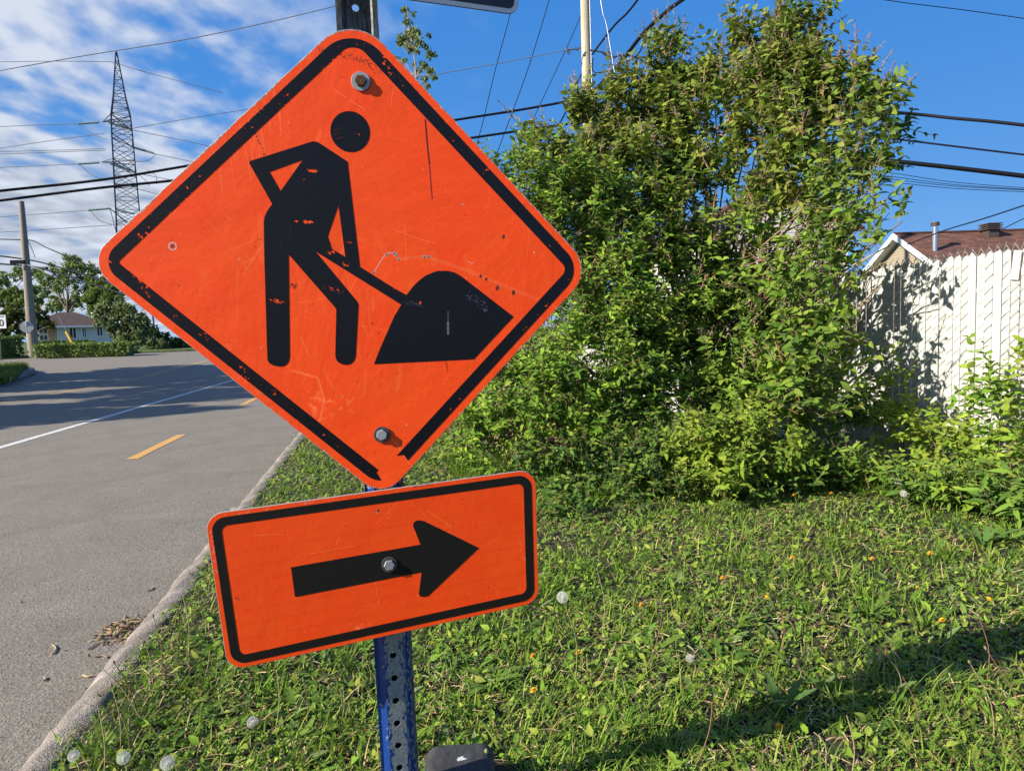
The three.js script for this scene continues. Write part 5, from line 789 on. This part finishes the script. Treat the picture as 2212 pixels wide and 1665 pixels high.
// ---------------------------------------------------------------- grass, clover and low leaves on the verge
{
  const r = rng(201), blades = [], straws = [], clovers = [], rounds = [], lances = [];
  const bladeG = (() => { const pos = [], idx = [], rows = 3; for (let i = 0; i <= rows; i++) { const t = i / rows, w = 0.5 * (1 - t * t * 0.95), z = -0.42 * t * t; pos.push(-w, t, z, w, t, z); } for (let i = 0; i < rows; i++) { const a = i * 2; idx.push(a, a + 1, a + 2, a + 1, a + 3, a + 2); } const g = new THREE.BufferGeometry(); g.setAttribute('position', new THREE.Float32BufferAttribute(pos, 3)); g.setAttribute('uv', new THREE.Float32BufferAttribute(new Float32Array(pos.length / 3 * 2), 2)); g.setIndex(idx); g.computeVertexNormals(); return g; })();
  const cloverG = (() => { const pos = [], idx = []; for (let k = 0; k < 3; k++) { const a0 = k / 3 * TAU, base = pos.length / 3; pos.push(0, 0, 0); for (let i = 0; i <= 5; i++) { const f = (i / 5 - 0.5) * 1.75, R = 0.55 + 0.45 * Math.cos(f * 1.1) - (i === 2.5 ? 0.1 : 0); pos.push(Math.cos(a0 + f * 0.6) * R, 0.10 + 0.08 * Math.abs(f), Math.sin(a0 + f * 0.6) * R); } for (let i = 1; i <= 5; i++) idx.push(base, base + i + 1, base + i); } const g = new THREE.BufferGeometry(); g.setAttribute('position', new THREE.Float32BufferAttribute(pos, 3)); g.setAttribute('uv', new THREE.Float32BufferAttribute(new Float32Array(pos.length / 3 * 2), 2)); g.setIndex(idx); g.computeVertexNormals(); return g; })();
  const roundG = leafGeometry(0.29, 0.35, 0.3, 'ovate', 3);
  const bald = [[spot(1030, 1012), 0.3], [spot(1200, 1178), 0.13], [spot(1800, 1640), 0.08]];
  const N = 265000, q = new THREE.Quaternion(), e = new THREE.Euler();
  for (let i = 0; i < N; i++) {
    const d = 0.75 + 17 * Math.pow(r(), 1.35), h = (-34 + 94 * r()) * Math.PI / 180, x = Math.sin(h) * d, z = -Math.cos(h) * d;
    const lip = GRASS - 0.105 + 0.06 * perlin.noise(z * 2.2, 4, 1) + 0.04 * perlin.noise(z * 9, 2, 1);
    if (x < lip || x > 4.12 && z > -13) continue;
    if (x > 9) continue;
    const patch = 1.3 * perlin.noise(x * 1.1, 5, z * 1.1) + 0.8 * perlin.noise(x * 3.3, 9, z * 3.3), bare = perlin.noise(x * 2.3, 15, z * 2.3);
    if (bare < -0.6 && r() < 0.6) continue;
    if (bald.some(([p, R]) => Math.hypot(p.x - x, (p.z - z) * 0.8) < R * (0.7 + 0.5 * r())) && r() < 0.85) continue;
    const nearX = clamp((x - lip) / 0.25, 0, 1), y = groundY(x, z) - 0.004, wide = 1 + d * 0.10, kind = r(), p = V3(x, y, z), tone = 1.2 + 0.25 * perlin.noise(x * 1.9, 71, z * 1.9) + 0.2 * perlin.noise(x * 0.7, 75, z * 0.7);
    if (Math.hypot(x - 0.19, z + 1.62) < 0.16 && kind < 0.9 || Math.abs(x - 0.01) < 0.06 && Math.abs(z + 1.71) < 0.05) continue;
    const dry = clamp(0.16 + patch * 0.15 + (nearX < 0.5 ? 0.2 : 0), 0.03, 0.6);
    const grassy = clamp(0.42 - patch * 0.34 + (nearX < 1 ? 0.14 : 0), 0.14, 0.85);
    if (kind < grassy) {
      const H = (0.05 + 0.065 * r() * r() + (r() < 0.06 ? 0.07 : 0)) * (0.85 + 0.35 * perlin.noise(x * 2.2, 41, z * 2.2)) * (0.6 + 0.4 * nearX), w = (0.003 + 0.0028 * r()) * wide, a = r() * TAU, tilt = 0.15 + 0.75 * r();
      const dir = V3(Math.cos(a) * tilt, 1, Math.sin(a) * tilt).normalize(), nrm = V3(Math.cos(a), -tilt, Math.sin(a)).negate().addScaledVector(unit(r), 0.3), isDry = r() < dry;
      const c = isDry ? lin(0.30 + r() * 0.12, 0.24 + r() * 0.08, 0.10 + r() * 0.05) : pick([[0.115, 0.20, 0.022], [0.17, 0.255, 0.03], [0.08, 0.15, 0.018], [0.23, 0.28, 0.045]], r, 0.25).multiplyScalar(tone);
      (isDry ? straws : blades).push({ m: frameFor(dir, nrm, p, H * (isDry ? 0.9 : 1), w * (isDry ? 0.8 : 1)), c });
    } else if (kind < grassy + 0.22) {
      const s = (0.006 + 0.005 * r()) * (1 + d * 0.05); p.y += 0.008 + 0.03 * r(); e.set((r() - 0.5) * 1.3, r() * TAU, (r() - 0.5) * 1.3); q.setFromEuler(e);
      clovers.push({ m: new THREE.Matrix4().compose(p, q, V3(s, s, s)), c: pick([[0.11, 0.205, 0.022], [0.15, 0.25, 0.03], [0.20, 0.285, 0.04]], r, 0.25).multiplyScalar(tone) });
    } else if (kind < grassy + 0.46) {
      const s = (0.016 + 0.028 * r() * r()) * (1 + d * 0.03); p.y += 0.006 + 0.045 * r() * r(); const a = r() * TAU, dir = V3(Math.cos(a), 0.2 + 1.1 * r(), Math.sin(a)), nrm = V3(-0.2, 0.8, 0.1).addScaledVector(unit(r), 0.9);
      rounds.push({ m: frameFor(dir, nrm, p, s, s), c: pick([[0.13, 0.225, 0.022], [0.19, 0.28, 0.034], [0.09, 0.165, 0.02], [0.24, 0.29, 0.045]], r, 0.25).multiplyScalar(tone) });
    } else if (r() < 0.36) {
      const s = 0.035 + 0.055 * r(), a = r() * TAU, dir = V3(Math.cos(a), 0.25 + 1.0 * r(), Math.sin(a)), nrm = V3(-Math.cos(a) * 0.6, 1, -Math.sin(a) * 0.6).addScaledVector(unit(r), 0.4);
      lances.push({ m: frameFor(dir, nrm, p, s, s), c: pick([[0.11, 0.20, 0.03], [0.15, 0.24, 0.04], [0.08, 0.15, 0.03], [0.14, 0.20, 0.07]], r, 0.25).multiplyScalar(tone) });
    }
  }
  // taller tufts, most along the foot of the shrubs and the fence, and the flat dry thatch between
  for (let i = 0; i < 2100; i++) {
    const near = r() < 0.45, d = 1 + 9 * Math.pow(r(), 1.2), h = (-30 + 88 * r()) * Math.PI / 180, x = near ? 0.6 + 3.4 * r() : Math.sin(h) * d, z = near ? -4.4 - 1.3 * r() - (x < 1.4 ? 0.6 : 0) + (x > 2.6 ? (x - 2.6) * 0.75 : 0) : -Math.cos(h) * d;
    if (x < GRASS - 0.08 || x > 4.08 || perlin.noise(x * 1.7, 33, z * 1.7) < (near ? -0.5 : -0.05)) continue;
    const n = 9 + Math.floor(r() * 16), tall = near ? 0.10 + 0.12 * r() : 0.065 + 0.06 * r(), tone = 0.85 + 0.4 * r(), dryT = r() < 0.015;
    for (let k = 0; k < n; k++) { const a = r() * TAU, tilt = 0.1 + 0.6 * r(), q = 0.035 * Math.sqrt(r()), p = V3(x + Math.cos(a) * q, groundY(x, z) - 0.004, z + Math.sin(a) * q), dir = V3(Math.cos(a) * tilt, 1, Math.sin(a) * tilt).normalize(), nrm = V3(Math.cos(a), -tilt, Math.sin(a)).negate().addScaledVector(unit(r), 0.3), H = tall * (0.6 + 0.6 * r()); if (Math.hypot(p.x - 0.1, p.z + 1.6) < 0.22) continue;
      (dryT ? straws : blades).push({ m: frameFor(dir, nrm, p, H, (0.0032 + 0.0024 * r()) * (1 + d * 0.05)), c: dryT ? lin(0.34 + r() * 0.12, 0.27 + r() * 0.08, 0.12) : pick([[0.12, 0.215, 0.022], [0.17, 0.27, 0.03], [0.085, 0.16, 0.018]], r, 0.25).multiplyScalar(tone) }); }
  }
  for (let i = 0; i < 42000; i++) {
    const d = 0.9 + 9 * Math.pow(r(), 1.3), h = (-34 + 92 * r()) * Math.PI / 180, x = Math.sin(h) * d, z = -Math.cos(h) * d; if (x < GRASS - 0.1 || x > 4.1) continue;
    const patch = perlin.noise(x * 1.6, 61, z * 1.6) + 0.4 * perlin.noise(x * 6, 8, z * 6); if (patch < -0.15 && r() < 0.8) continue;
    const a = r() * TAU, dir = V3(Math.cos(a), -0.05 + 0.3 * r(), Math.sin(a)), p = V3(x, groundY(x, z) + 0.004 + 0.035 * r() * r(), z), dark = r();
    straws.push({ m: frameFor(dir, UP.clone().addScaledVector(unit(r), 0.5), p, 0.04 + 0.06 * r(), (0.002 + 0.0022 * r()) * (1 + d * 0.08)), c: dark < 0.45 ? lin(0.15 + 0.08 * r(), 0.10 + 0.05 * r(), 0.05) : lin(0.36 + r() * 0.16, 0.28 + r() * 0.12, 0.14 + 0.06 * r()) });
  }
  const grassMat = leafy({ transmission: 0.3, clearcoat: 0.03 });
  const put = (name, geo, mat, list, label, cat) => tag(instanced(name, geo, mat, list, scene), label, cat, null, 'stuff');
  put('grass', bladeG, grassMat, blades, 'short green grass blades covering the verge between kerb and fence', 'grass');
  put('dry_grass', bladeG, std({ roughness: 0.9, side: THREE.DoubleSide }), straws, 'pale dry grass blades scattered through the green verge', 'grass');
  put('clover', cloverG, leafMat, clovers, 'small clover leaves spread through the grass of the verge', 'clover');
  put('ground_leaves', roundG, leafMat, rounds, 'small round weed leaves low in the grass of the verge', 'weeds');
  put('plantain_leaves', LEAF.lance, leafMat, lances, 'narrow plantain leaves standing among the grass of the verge', 'weeds');
}

{
  const r = rng(221), list = [], c = spot(20, 806, 0), g = leafGeometry(0.5, 0.1, 0.4, 'lance', 3);
  for (let i = 0; i < 5200; i++) { const px = -60 + 112 * Math.sqrt(r()), py = 797.5 + r() * (24 + (px < 20 ? 7 : 0) - Math.max(0, px - 30) * 0.7), p = spot(px, py, 0.0); list.push({ m: frameFor(V3((r() - 0.5) * 0.8, 1, (r() - 0.5) * 0.8), V3(r() - 0.5, 0.2, r()), p, 0.16 + 0.24 * r(), 0.02 + 0.015 * r()), c: pick([[0.12, 0.19, 0.03], [0.17, 0.23, 0.04], [0.24, 0.25, 0.08]], r, 0.25) }); }
  tag(instanced('tall_grass', g, leafMat, list, scene), 'rough uncut grass on the kerbed corner across the road', 'grass', null, 'stuff');
}
// ---------------------------------------------------------------- dandelions, dry stalks and litter
const seedHead = (() => {
  const r = rng(51), list = [new THREE.IcosahedronGeometry(0.0035, 1)];
  for (let i = 0; i < 140; i++) { const y = 1 - 2 * (i + 0.5) / 140, a = i * 2.39996, k = Math.sqrt(1 - y * y), d = V3(k * Math.cos(a), y, k * Math.sin(a)), R = 0.0165; list.push(bar(d.clone().multiplyScalar(0.003), d.clone().multiplyScalar(R), 0.00015, 3)); const s = V3().crossVectors(d, unit(r)).normalize(), u = V3().crossVectors(d, s); for (let j = 0; j < 4; j++) { const b = j / 4 * TAU, t = d.clone().multiplyScalar(R + 0.0022).addScaledVector(s, Math.cos(b) * 0.0036).addScaledVector(u, Math.sin(b) * 0.0036); list.push(bar(d.clone().multiplyScalar(R), t, 0.00027, 3, 0.00014)); } }
  return merge(list);
})();
const flowerHead = (() => { const list = []; for (let ring = 0; ring < 3; ring++) for (let i = 0; i < 16; i++) { const a = (i + ring * 0.33) / 16 * TAU, up = 0.25 + ring * 0.5, d = V3(Math.cos(a), up, Math.sin(a)).normalize(), g = leafGeometry(0.13, 0.1, 0.05, 'lance', 2); const m = frameFor(d, V3(0, 1, 0), V3(0, 0.002 * ring, 0), 0.016 - ring * 0.003); g.applyMatrix4(m); list.push(g); } return merge(list); })();
const M2 = { fluff: new THREE.MeshPhysicalMaterial({ color: lin(0.85, 0.84, 0.8), roughness: 1, transmission: 0.25, thickness: 0, specularIntensity: 0.3 }), petal: std({ color: lin(0.80, 0.42, 0.015), roughness: 0.8, side: THREE.DoubleSide }), stalkGreen: std({ color: lin(0.2, 0.24, 0.06), roughness: 0.8 }), stalkRed: std({ color: lin(0.24, 0.12, 0.07), roughness: 0.8 }), stalkDry: std({ color: lin(0.36, 0.28, 0.15), roughness: 0.9 }), bud: std({ color: lin(0.2, 0.17, 0.09), roughness: 0.9 }) };
function stalk(name, label, group, fx, fy, tx, ty, dd, headGeo, headMat, stemMat, rad, cat, scale = 1) {   // from its foot pixel to its head pixel; dd = how much nearer the head is
  const foot = spot(fx, fy, 0), d = seen(foot)[2], tip = at(tx, ty, d - dd), t = thing(name, label, cat, foot, 0, group), l = tip.clone().sub(foot), mid = l.clone().multiplyScalar(0.5).add(V3(l.length() * 0.06, 0.01, l.length() * 0.04));
  mesh('stem', limb([V3(0, -0.01, 0), mid, l], rad, rad * 0.75, 8, 5), stemMat, t);
  if (headGeo) { const h = mesh(headGeo === seedHead ? 'seed_head' : headGeo === flowerHead ? 'flower' : 'bud', headGeo, headMat, t); h.position.copy(l); h.quaternion.setFromUnitVectors(UP, l.clone().sub(mid).normalize()); h.scale.setScalar(scale); }
  return t;
}
const budGeo = (() => { const g = new THREE.SphereGeometry(0.005, 8, 6); g.scale(0.8, 1.5, 0.8); return merge([g]); })();
[[1243, 1480, 1215, 1290, 0.1, 1.0, 'white dandelion clock on a long stalk right of the arrow sign'], [1128, 1045, 1118, 984, 0.05, 1.2, 'white dandelion clock just above the arrow sign, before the green shrub'], [375, 1700, 361, 1648, 0, 1.0, 'large white dandelion clock at the bottom left by the kerb'], [275, 1690, 266, 1637, 0, 0.9, 'white dandelion clock second from the kerb at bottom left'], [175, 1690, 158, 1632, 0, 0.8, 'white dandelion clock touching the kerb at the bottom left corner'], [560, 1590, 545, 1560, 0, 0.9, 'white dandelion clock in the grass below the arrow sign'], [515, 1150, 505, 1102, 0.02, 1.1, 'white dandelion clock by the kerb, peeping over the arrow sign'], [1892, 1010, 1885, 946, 0.05, 1.0, 'white dandelion clock in front of the shaded fence'], [1947, 1090, 1940, 1040, 0.03, 1.1, 'white dandelion clock among the weeds by the fence'], [1960, 1110, 1953, 1066, 0.03, 1.1, 'lower white dandelion clock among the weeds by the fence'], [1505, 1450, 1490, 1422, 0, 0.7, 'small white dandelion clock low in the middle of the grass']].forEach(([a, b, c, d, k, s, l]) => stalk('dandelion_clock', l, null, a, b, c, d, k, seedHead, M2.fluff, M2.stalkGreen, 0.0026, 'dandelion', s));
[[1566, 1300, 1561, 1250], [1610, 1330, 1655, 1291], [1890, 1240, 1885, 1208], [1972, 1295, 1981, 1271], [2100, 1330, 2136, 1295], [2040, 1365, 2037, 1341], [1158, 1440, 1152, 1418], [1255, 1440, 1250, 1411], [1160, 1530, 1153, 1493], [1716, 1245, 1712, 1206], [1800, 1090, 1797, 1066], [1720, 1095, 1716, 1070], [2015, 1225, 2010, 1196], [1690, 1600, 1685, 1572], [745, 1640, 738, 1618], [1390, 1330, 1386, 1308]].forEach(([a, b, c, d]) => stalk('dandelion_flower', 'yellow dandelion flower low in the grass of the verge', 'yellow dandelion flowers in the verge', a, b, c, d, 0, flowerHead, M2.petal, M2.stalkGreen, 0.0016, 'dandelion', 0.95));
[[435, 1480, 453, 1405], [408, 1480, 398, 1390], [498, 1480, 512, 1365], [600, 1500, 590, 1440], [592, 1585, 598, 1450], [660, 1580, 655, 1470], [735, 1570, 740, 1480], [722, 1535, 690, 1440], [800, 1490, 794, 1430], [540, 1560, 500, 1500], [330, 1480, 310, 1385], [350, 1480, 330, 1330], [405, 1440, 392, 1275], [430, 1310, 415, 1240], [445, 1300, 450, 1215], [470, 1330, 480, 1205], [260, 1620, 240, 1480], [280, 1640, 262, 1545], [222, 1700, 210, 1520], [300, 1560, 245, 1430], [320, 1575, 190, 1415], [1380, 1470, 1430, 1330], [1300, 1380, 1290, 1230], [1690, 1410, 1680, 1300], [1840, 1560, 1825, 1425], [2130, 1490, 2115, 1330], [2150, 1610, 2095, 1430], [1985, 1600, 1950, 1460], [1270, 1500, 1330, 1390], [1500, 1660, 1540, 1500], [1835, 1700, 1830, 1545], [2230, 1660, 2130, 1400], [1950, 1500, 1920, 1420], [1110, 1590, 1075, 1500], [1870, 1480, 1860, 1340], [1640, 1530, 1600, 1470]].forEach(([a, b, c, d], i) => stalk('dry_stalk', i < 21 ? 'bare dry dandelion stalk in the grass beside the kerb' : 'bare dry dandelion stalk in the grass right of the post', i < 21 ? 'dry stalks near the kerb' : 'dry stalks right of the post', a, b, c, d, 0.03, i % 3 ? budGeo : null, M2.bud, i % 2 ? M2.stalkRed : M2.stalkDry, 0.0016, 'stalk', 0.9));
stalk('dandelion_bud', 'closed dandelion bud standing in front of the rubber base', null, 1046, 1700, 1051, 1625, 0.04, budGeo, std({ color: lin(0.2, 0.22, 0.08), roughness: 0.9 }), M2.stalkGreen, 0.002, 'dandelion', 1.6);
stalk('dandelion_bud', 'closed dandelion bud at the bottom edge left of the blue post', null, 893, 1720, 903, 1665, 0.04, budGeo, std({ color: lin(0.3, 0.24, 0.14), roughness: 0.9 }), M2.stalkGreen, 0.002, 'dandelion', 1.5);
{ // litter swept against the kerb
  const r = rng(71), c = spot(263, 1362, ROAD), list = [], col = [];
  const chip = leafGeometry(0.2, 0.3, 0.5, 'lance', 3);
  for (let i = 0; i < 420; i++) { const k = Math.pow(r(), 0.7), a = r() * TAU, p = V3(c.x + Math.cos(a) * k * 0.13 + k * 0.02, ROAD + 0.003 + (1 - k) * 0.025 * r(), c.z + Math.sin(a) * k * 0.15), d = unit(r); d.y *= 0.25; list.push({ m: frameFor(d, V3(0, 1, 0).addScaledVector(unit(r), 0.6), p, 0.02 + 0.03 * r(), 0.014 + 0.012 * r()), c: lin(0.2 + 0.16 * r(), 0.15 + 0.1 * r(), 0.08 + 0.06 * r()) }); }
  tag(instanced('leaf_litter', chip, std({ roughness: 1, side: THREE.DoubleSide }), list, scene), 'small heap of dry brown litter on the road against the kerb', 'litter', null, 'stuff');
  const sticks = [[[228, 1385], [205, 1392], [190, 1402], 'thin forked twig left of the litter heap'], [[270, 1330], [262, 1342], [240, 1345], 'pale bent twig above the litter heap'], [[240, 1345], [235, 1352], [225, 1353], 'short pale twig at the upper left of the litter heap'], [[112, 1392], [120, 1400], [113, 1412], 'curled pale stem on the road'], [[330, 1268], [326, 1273], [318, 1276], 'dark stick lying on the road beside the kerb'], [[205, 1418], [222, 1416], [232, 1420], 'pale crumpled stem on the road near the kerb'], [[95, 1462], [97, 1466], [94, 1470], 'tiny pale curl on the road lower left'], [[178, 1458], [190, 1461], [200, 1459], 'thin grey stem on the road near the kerb'], [[38, 1296], [42, 1299], [46, 1299], 'small dark twig on the road near the left edge']];
  sticks.forEach(([a, b, d, label], i) => tag(mesh('twig', tube([a, b, d].map(([x, y]) => spot(x, y, ROAD + 0.006)), 0.003 + 0.002 * r(), 8, 5), [M.stemPale, M.stalkDry, M.stem][i % 3] ?? M2.stalkDry), label, 'twig'));
  const bits = []; for (let i = 0; i < 900; i++) { const z = -1.6 - 10 * r(), x = KERB - Math.pow(r(), 2.2) * 1.6, d = unit(r); d.y *= 0.1; bits.push({ m: frameFor(d, UP, V3(x, ROAD + 0.004, z), 0.008 + 0.016 * r(), 0.008 + 0.008 * r()), c: r() < 0.5 ? lin(0.06, 0.05, 0.04) : lin(0.28, 0.22, 0.13) }); }
  tag(instanced('road_debris', chip, std({ roughness: 1, side: THREE.DoubleSide }), bits, scene), 'scattered crumbs of dry debris along the road edge', 'debris', null, 'stuff');
}

// ---------------------------------------------------------------- hedges and trees
const greenFar = [[0.16, 0.24, 0.05], [0.21, 0.29, 0.06], [0.12, 0.185, 0.045], [0.27, 0.32, 0.09]], greenDark = [[0.06, 0.11, 0.028], [0.085, 0.14, 0.035], [0.11, 0.165, 0.04]];
function hedge(name, label, a, b, deep, h, colors, seed, leaf = 0.16) {
  const r = rng(seed), t = thing(name, label, 'hedge', a), l = b.clone().sub(a), L = Math.hypot(l.x, l.z), dir = V3(l.x / L, 0, l.z / L), side = V3(dir.z, 0, -dir.x), leaves = [];
  const n = Math.round(L * 420);
  for (let i = 0; i < n; i++) { const u = r() * L, top = r() < 0.45, v = top ? (r() - 0.5) * deep : (r() < 0.5 ? -1 : 1) * deep * 0.5 * (0.86 + 0.14 * r()), hh = h * (1 + 0.07 * perlin.noise(u * 0.8, seed, 1)), y = top ? hh * (0.94 + 0.08 * r()) : r() * hh; const p = dir.clone().multiplyScalar(u).addScaledVector(side, v); p.y = l.y * u / L + y; leaves.push({ m: frameFor(unit(r), V3(0, 0.6, 0).add(unit(r)), p, leaf * (0.6 + 0.7 * r())), c: pick(colors, r, 0.25) }); }
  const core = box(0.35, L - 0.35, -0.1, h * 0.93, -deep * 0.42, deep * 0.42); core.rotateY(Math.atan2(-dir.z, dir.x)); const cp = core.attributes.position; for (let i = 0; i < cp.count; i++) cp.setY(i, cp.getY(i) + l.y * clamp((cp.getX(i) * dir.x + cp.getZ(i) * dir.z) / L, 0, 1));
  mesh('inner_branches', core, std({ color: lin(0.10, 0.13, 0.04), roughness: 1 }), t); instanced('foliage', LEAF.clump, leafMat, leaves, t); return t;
}
{
  const a = spot(84, 770), b = spot(292, 764), px = seen(a)[2] / FOCAL; hedge('clipped_hedge', 'long clipped hedge in front of the white bungalow', a, b, 1.5, 24 * px, greenFar, 301);
  const c = spot(84, 760), d = spot(200, 757); hedge('clipped_hedge', 'darker rear hedge close under the bungalow windows', c, d, 1.2, 20 * seen(c)[2] / FOCAL, greenDark, 302);
  const e = spot(-70, 774), f = spot(50, 768.5); hedge('tall_hedge', 'dark tall hedge left of the far utility pole', e, f, 1.6, 42 * seen(e)[2] / FOCAL, greenDark, 303, 0.2);
}
const G4 = 'trees beyond the road on the left';
function farTree(name, label, x, yFoot, dep, blobs, trunkTopPx, trunkPx, colors, seed, leafN = 420, leaf = 0.3, share = 1) {   // blobs: [x, y, radius in pixels, depth offset in metres]
  const px = dep / FOCAL, base = at(x, yFoot, dep), inv = (p) => p.clone().sub(base);
  tree({ name, label, base, group: G4, seed, trunkTop: trunkTopPx * px, trunkR: trunkPx * px, leaves: leafN, leaf, geo: LEAF.clump, colors, blobs: blobs.map(([bx, by, R, dz]) => { const c = inv(at(bx, by, dep + (dz ?? 0))); return [c.x, c.y, c.z, R * px, share]; }) });
}
farTree('leafy_tree', 'open tree with visible dark limbs behind the bungalow roof', 150, 735, 84, [[118, 590, 24], [150, 575, 26], [185, 580, 24], [100, 625, 20, 2], [135, 615, 22, -2], [180, 615, 24], [205, 600, 22], [215, 635, 20], [165, 640, 14], [120, 650, 14], [92, 600, 16], [160, 560, 12]], 75, 4.2, greenFar, 311, 420, 0.23);
farTree('leafy_tree', 'full green tree right of the bungalow roof', 222, 735, 80, [[205, 645, 24], [235, 640, 26], [225, 670, 24], [200, 670, 18], [255, 660, 22], [240, 615, 20], [210, 620, 18]], 40, 3.5, greenFar, 312, 800, 0.23);
farTree('spreading_tree', 'grey-green spreading tree by the sign edge beyond the road', 270, 760, 50, [[225, 668, 18], [252, 660, 22], [275, 672, 22], [215, 690, 16], [238, 692, 20], [262, 690, 22], [292, 698, 24], [250, 712, 20], [278, 715, 22], [310, 715, 24], [255, 735, 16], [290, 738, 20], [325, 738, 20], [350, 745, 16], [305, 690, 18]], 20, 3, [[0.20, 0.25, 0.10], [0.25, 0.29, 0.12], [0.15, 0.19, 0.075]], 313, 1000, 0.18);
farTree('dark_tree', 'dark bushy tree at the end of the road beside the sign', 360, 757, 52, [[330, 728, 20], [355, 735, 20], [385, 742, 18], [340, 748, 12], [375, 750, 12], [405, 748, 12], [420, 752, 8]], 10, 3, greenDark, 314, 900, 0.2);
farTree('leafy_tree', 'bright green tree crown directly behind the far utility pole', 40, 745, 72, [[30, 640, 24], [55, 650, 20], [10, 645, 22], [70, 625, 16, 3], [-20, 640, 24], [20, 668, 20], [80, 650, 16]], 50, 4, greenFar, 315, 800, 0.22);
farTree('dark_tree', 'dark low tree hanging over the left wing of the bungalow', 70, 762, 50, [[30, 680, 20], [55, 690, 20], [85, 680, 18], [100, 695, 14], [10, 690, 20], [40, 710, 18], [75, 712, 14], [-20, 690, 24], [112, 702, 9], [5, 715, 20]], 30, 3.4, [[0.05, 0.07, 0.022], [0.12, 0.135, 0.03], [0.17, 0.16, 0.04], [0.07, 0.10, 0.03]], 316, 680, 0.24);
farTree('leafy_tree', 'pale distant tree top left of the far utility pole', 20, 750, 95, [[15, 600, 18], [40, 590, 16], [65, 590, 18], [0, 610, 20], [90, 585, 14], [-25, 605, 22]], 90, 3.5, greenFar, 317, 380, 0.25);
farTree('leafy_tree', 'distant tree seen through the gap between the limbs behind the bungalow', 145, 745, 110, [[125, 655, 14], [150, 660, 14], [110, 665, 12], [170, 655, 12]], 40, 3, greenFar, 318, 600, 0.25);
{ // the slim tree above the upper right edge of the diamond sign
  const D = 14, base = spot(925, 849), px = D / FOCAL, L = (x, y, dz = 0) => at(x, y, D + dz).sub(base), tip = L(878, 15);
  const t = thing('slim_tree', 'slim young tree rising behind the top right edge of the diamond sign', 'tree', base), r = rng(331), leaves = [];
  mesh('trunk', limb([V3(0, -0.2, 0), L(905, 300), L(896, 130), L(888, 80), tip], 0.06, 0.006, 14, 7), M.stemPale, t);
  const crown = new THREE.Group(); crown.name = 'crown'; t.add(crown);
  const tips = [[874, 20, 8, 60], [880, 45, 10, 60], [882, 75, 14, 130], [868, 85, 12, 120], [896, 70, 13, 130], [905, 90, 11, 80], [885, 100, 14, 130], [900, 108, 8, 30], [926, 76, 5, 26], [920, 98, 7, 40], [928, 115, 9, 70], [938, 117, 5, 30], [915, 140, 9, 90], [930, 152, 9, 80], [938, 165, 6, 50], [905, 150, 6, 25], [862, 92, 7, 40], [872, 130, 9, 40], [863, 150, 10, 40], [855, 125, 5, 16], [893, 30, 4, 20], [918, 170, 6, 50], [923, 185, 6, 30], [893, 140, 6, 18]];
  for (const [x, y, R, n] of tips) { const c = L(x, y, (r() - 0.5) * 0.5); const from = y < 60 ? L(884, 70) : y < 110 ? L(891, 105) : L(896, 160 + r() * 20); mesh('branch', limb([from, from.clone().lerp(c, 0.5).add(V3(0, 0.05, 0)), c], 0.008, 0.003, 5, 4), M.stemPale, crown); for (let i = 0; i < n; i++) { const u = unit(r), p = c.clone().addScaledVector(u, R * px * Math.pow(r(), 0.6)), dir = unit(r); dir.y -= 0.6; leaves.push({ m: frameFor(dir, V3(0, 0.5, 0).add(unit(r)), p, 0.055 + 0.04 * r()), c: pick([[0.21, 0.27, 0.09], [0.28, 0.32, 0.13], [0.15, 0.21, 0.06]], r) }); } }
  instanced('foliage', LEAF.small, leafMat, leaves, crown);
}
// the row of trees along the left side of the road, out of the picture, whose shadows lie across the road
[[-19, -13.5, 10.5], [-20, -18.5, 11.5], [-19, -24, 10.5], [-20.5, -29, 11]].forEach(([x, z, H], i) => { const r = rng(350 + i), blobs = []; for (let k = 0; k < 15; k++) { const a = r() * TAU, R = 1.1 + r() * 0.7, q = Math.sqrt(r()) * 2.4; blobs.push([Math.cos(a) * q, 2.6 + r() * (H - 3.6), Math.sin(a) * q * 1.2, R]); } tree({ name: 'roadside_tree', label: 'broad leafy tree in the row along the left side of the road', group: 'roadside trees left of the picture', base: V3(x, rise(-z), z), seed: 360 + i, trunkTop: 3.2, trunkR: 0.2, leaves: 230, leaf: 0.42, geo: LEAF.clump, colors: greenFar, blobs }); });

const renderer = new THREE.WebGLRenderer({ antialias: true });
renderer.setSize(1024, 770);
renderer.toneMapping = THREE.LinearToneMapping;
renderer.toneMappingExposure = EXPOSURE;
renderer.shadowMap.enabled = true; renderer.shadowMap.type = THREE.PCFSoftShadowMap;
renderer.render(scene, camera);
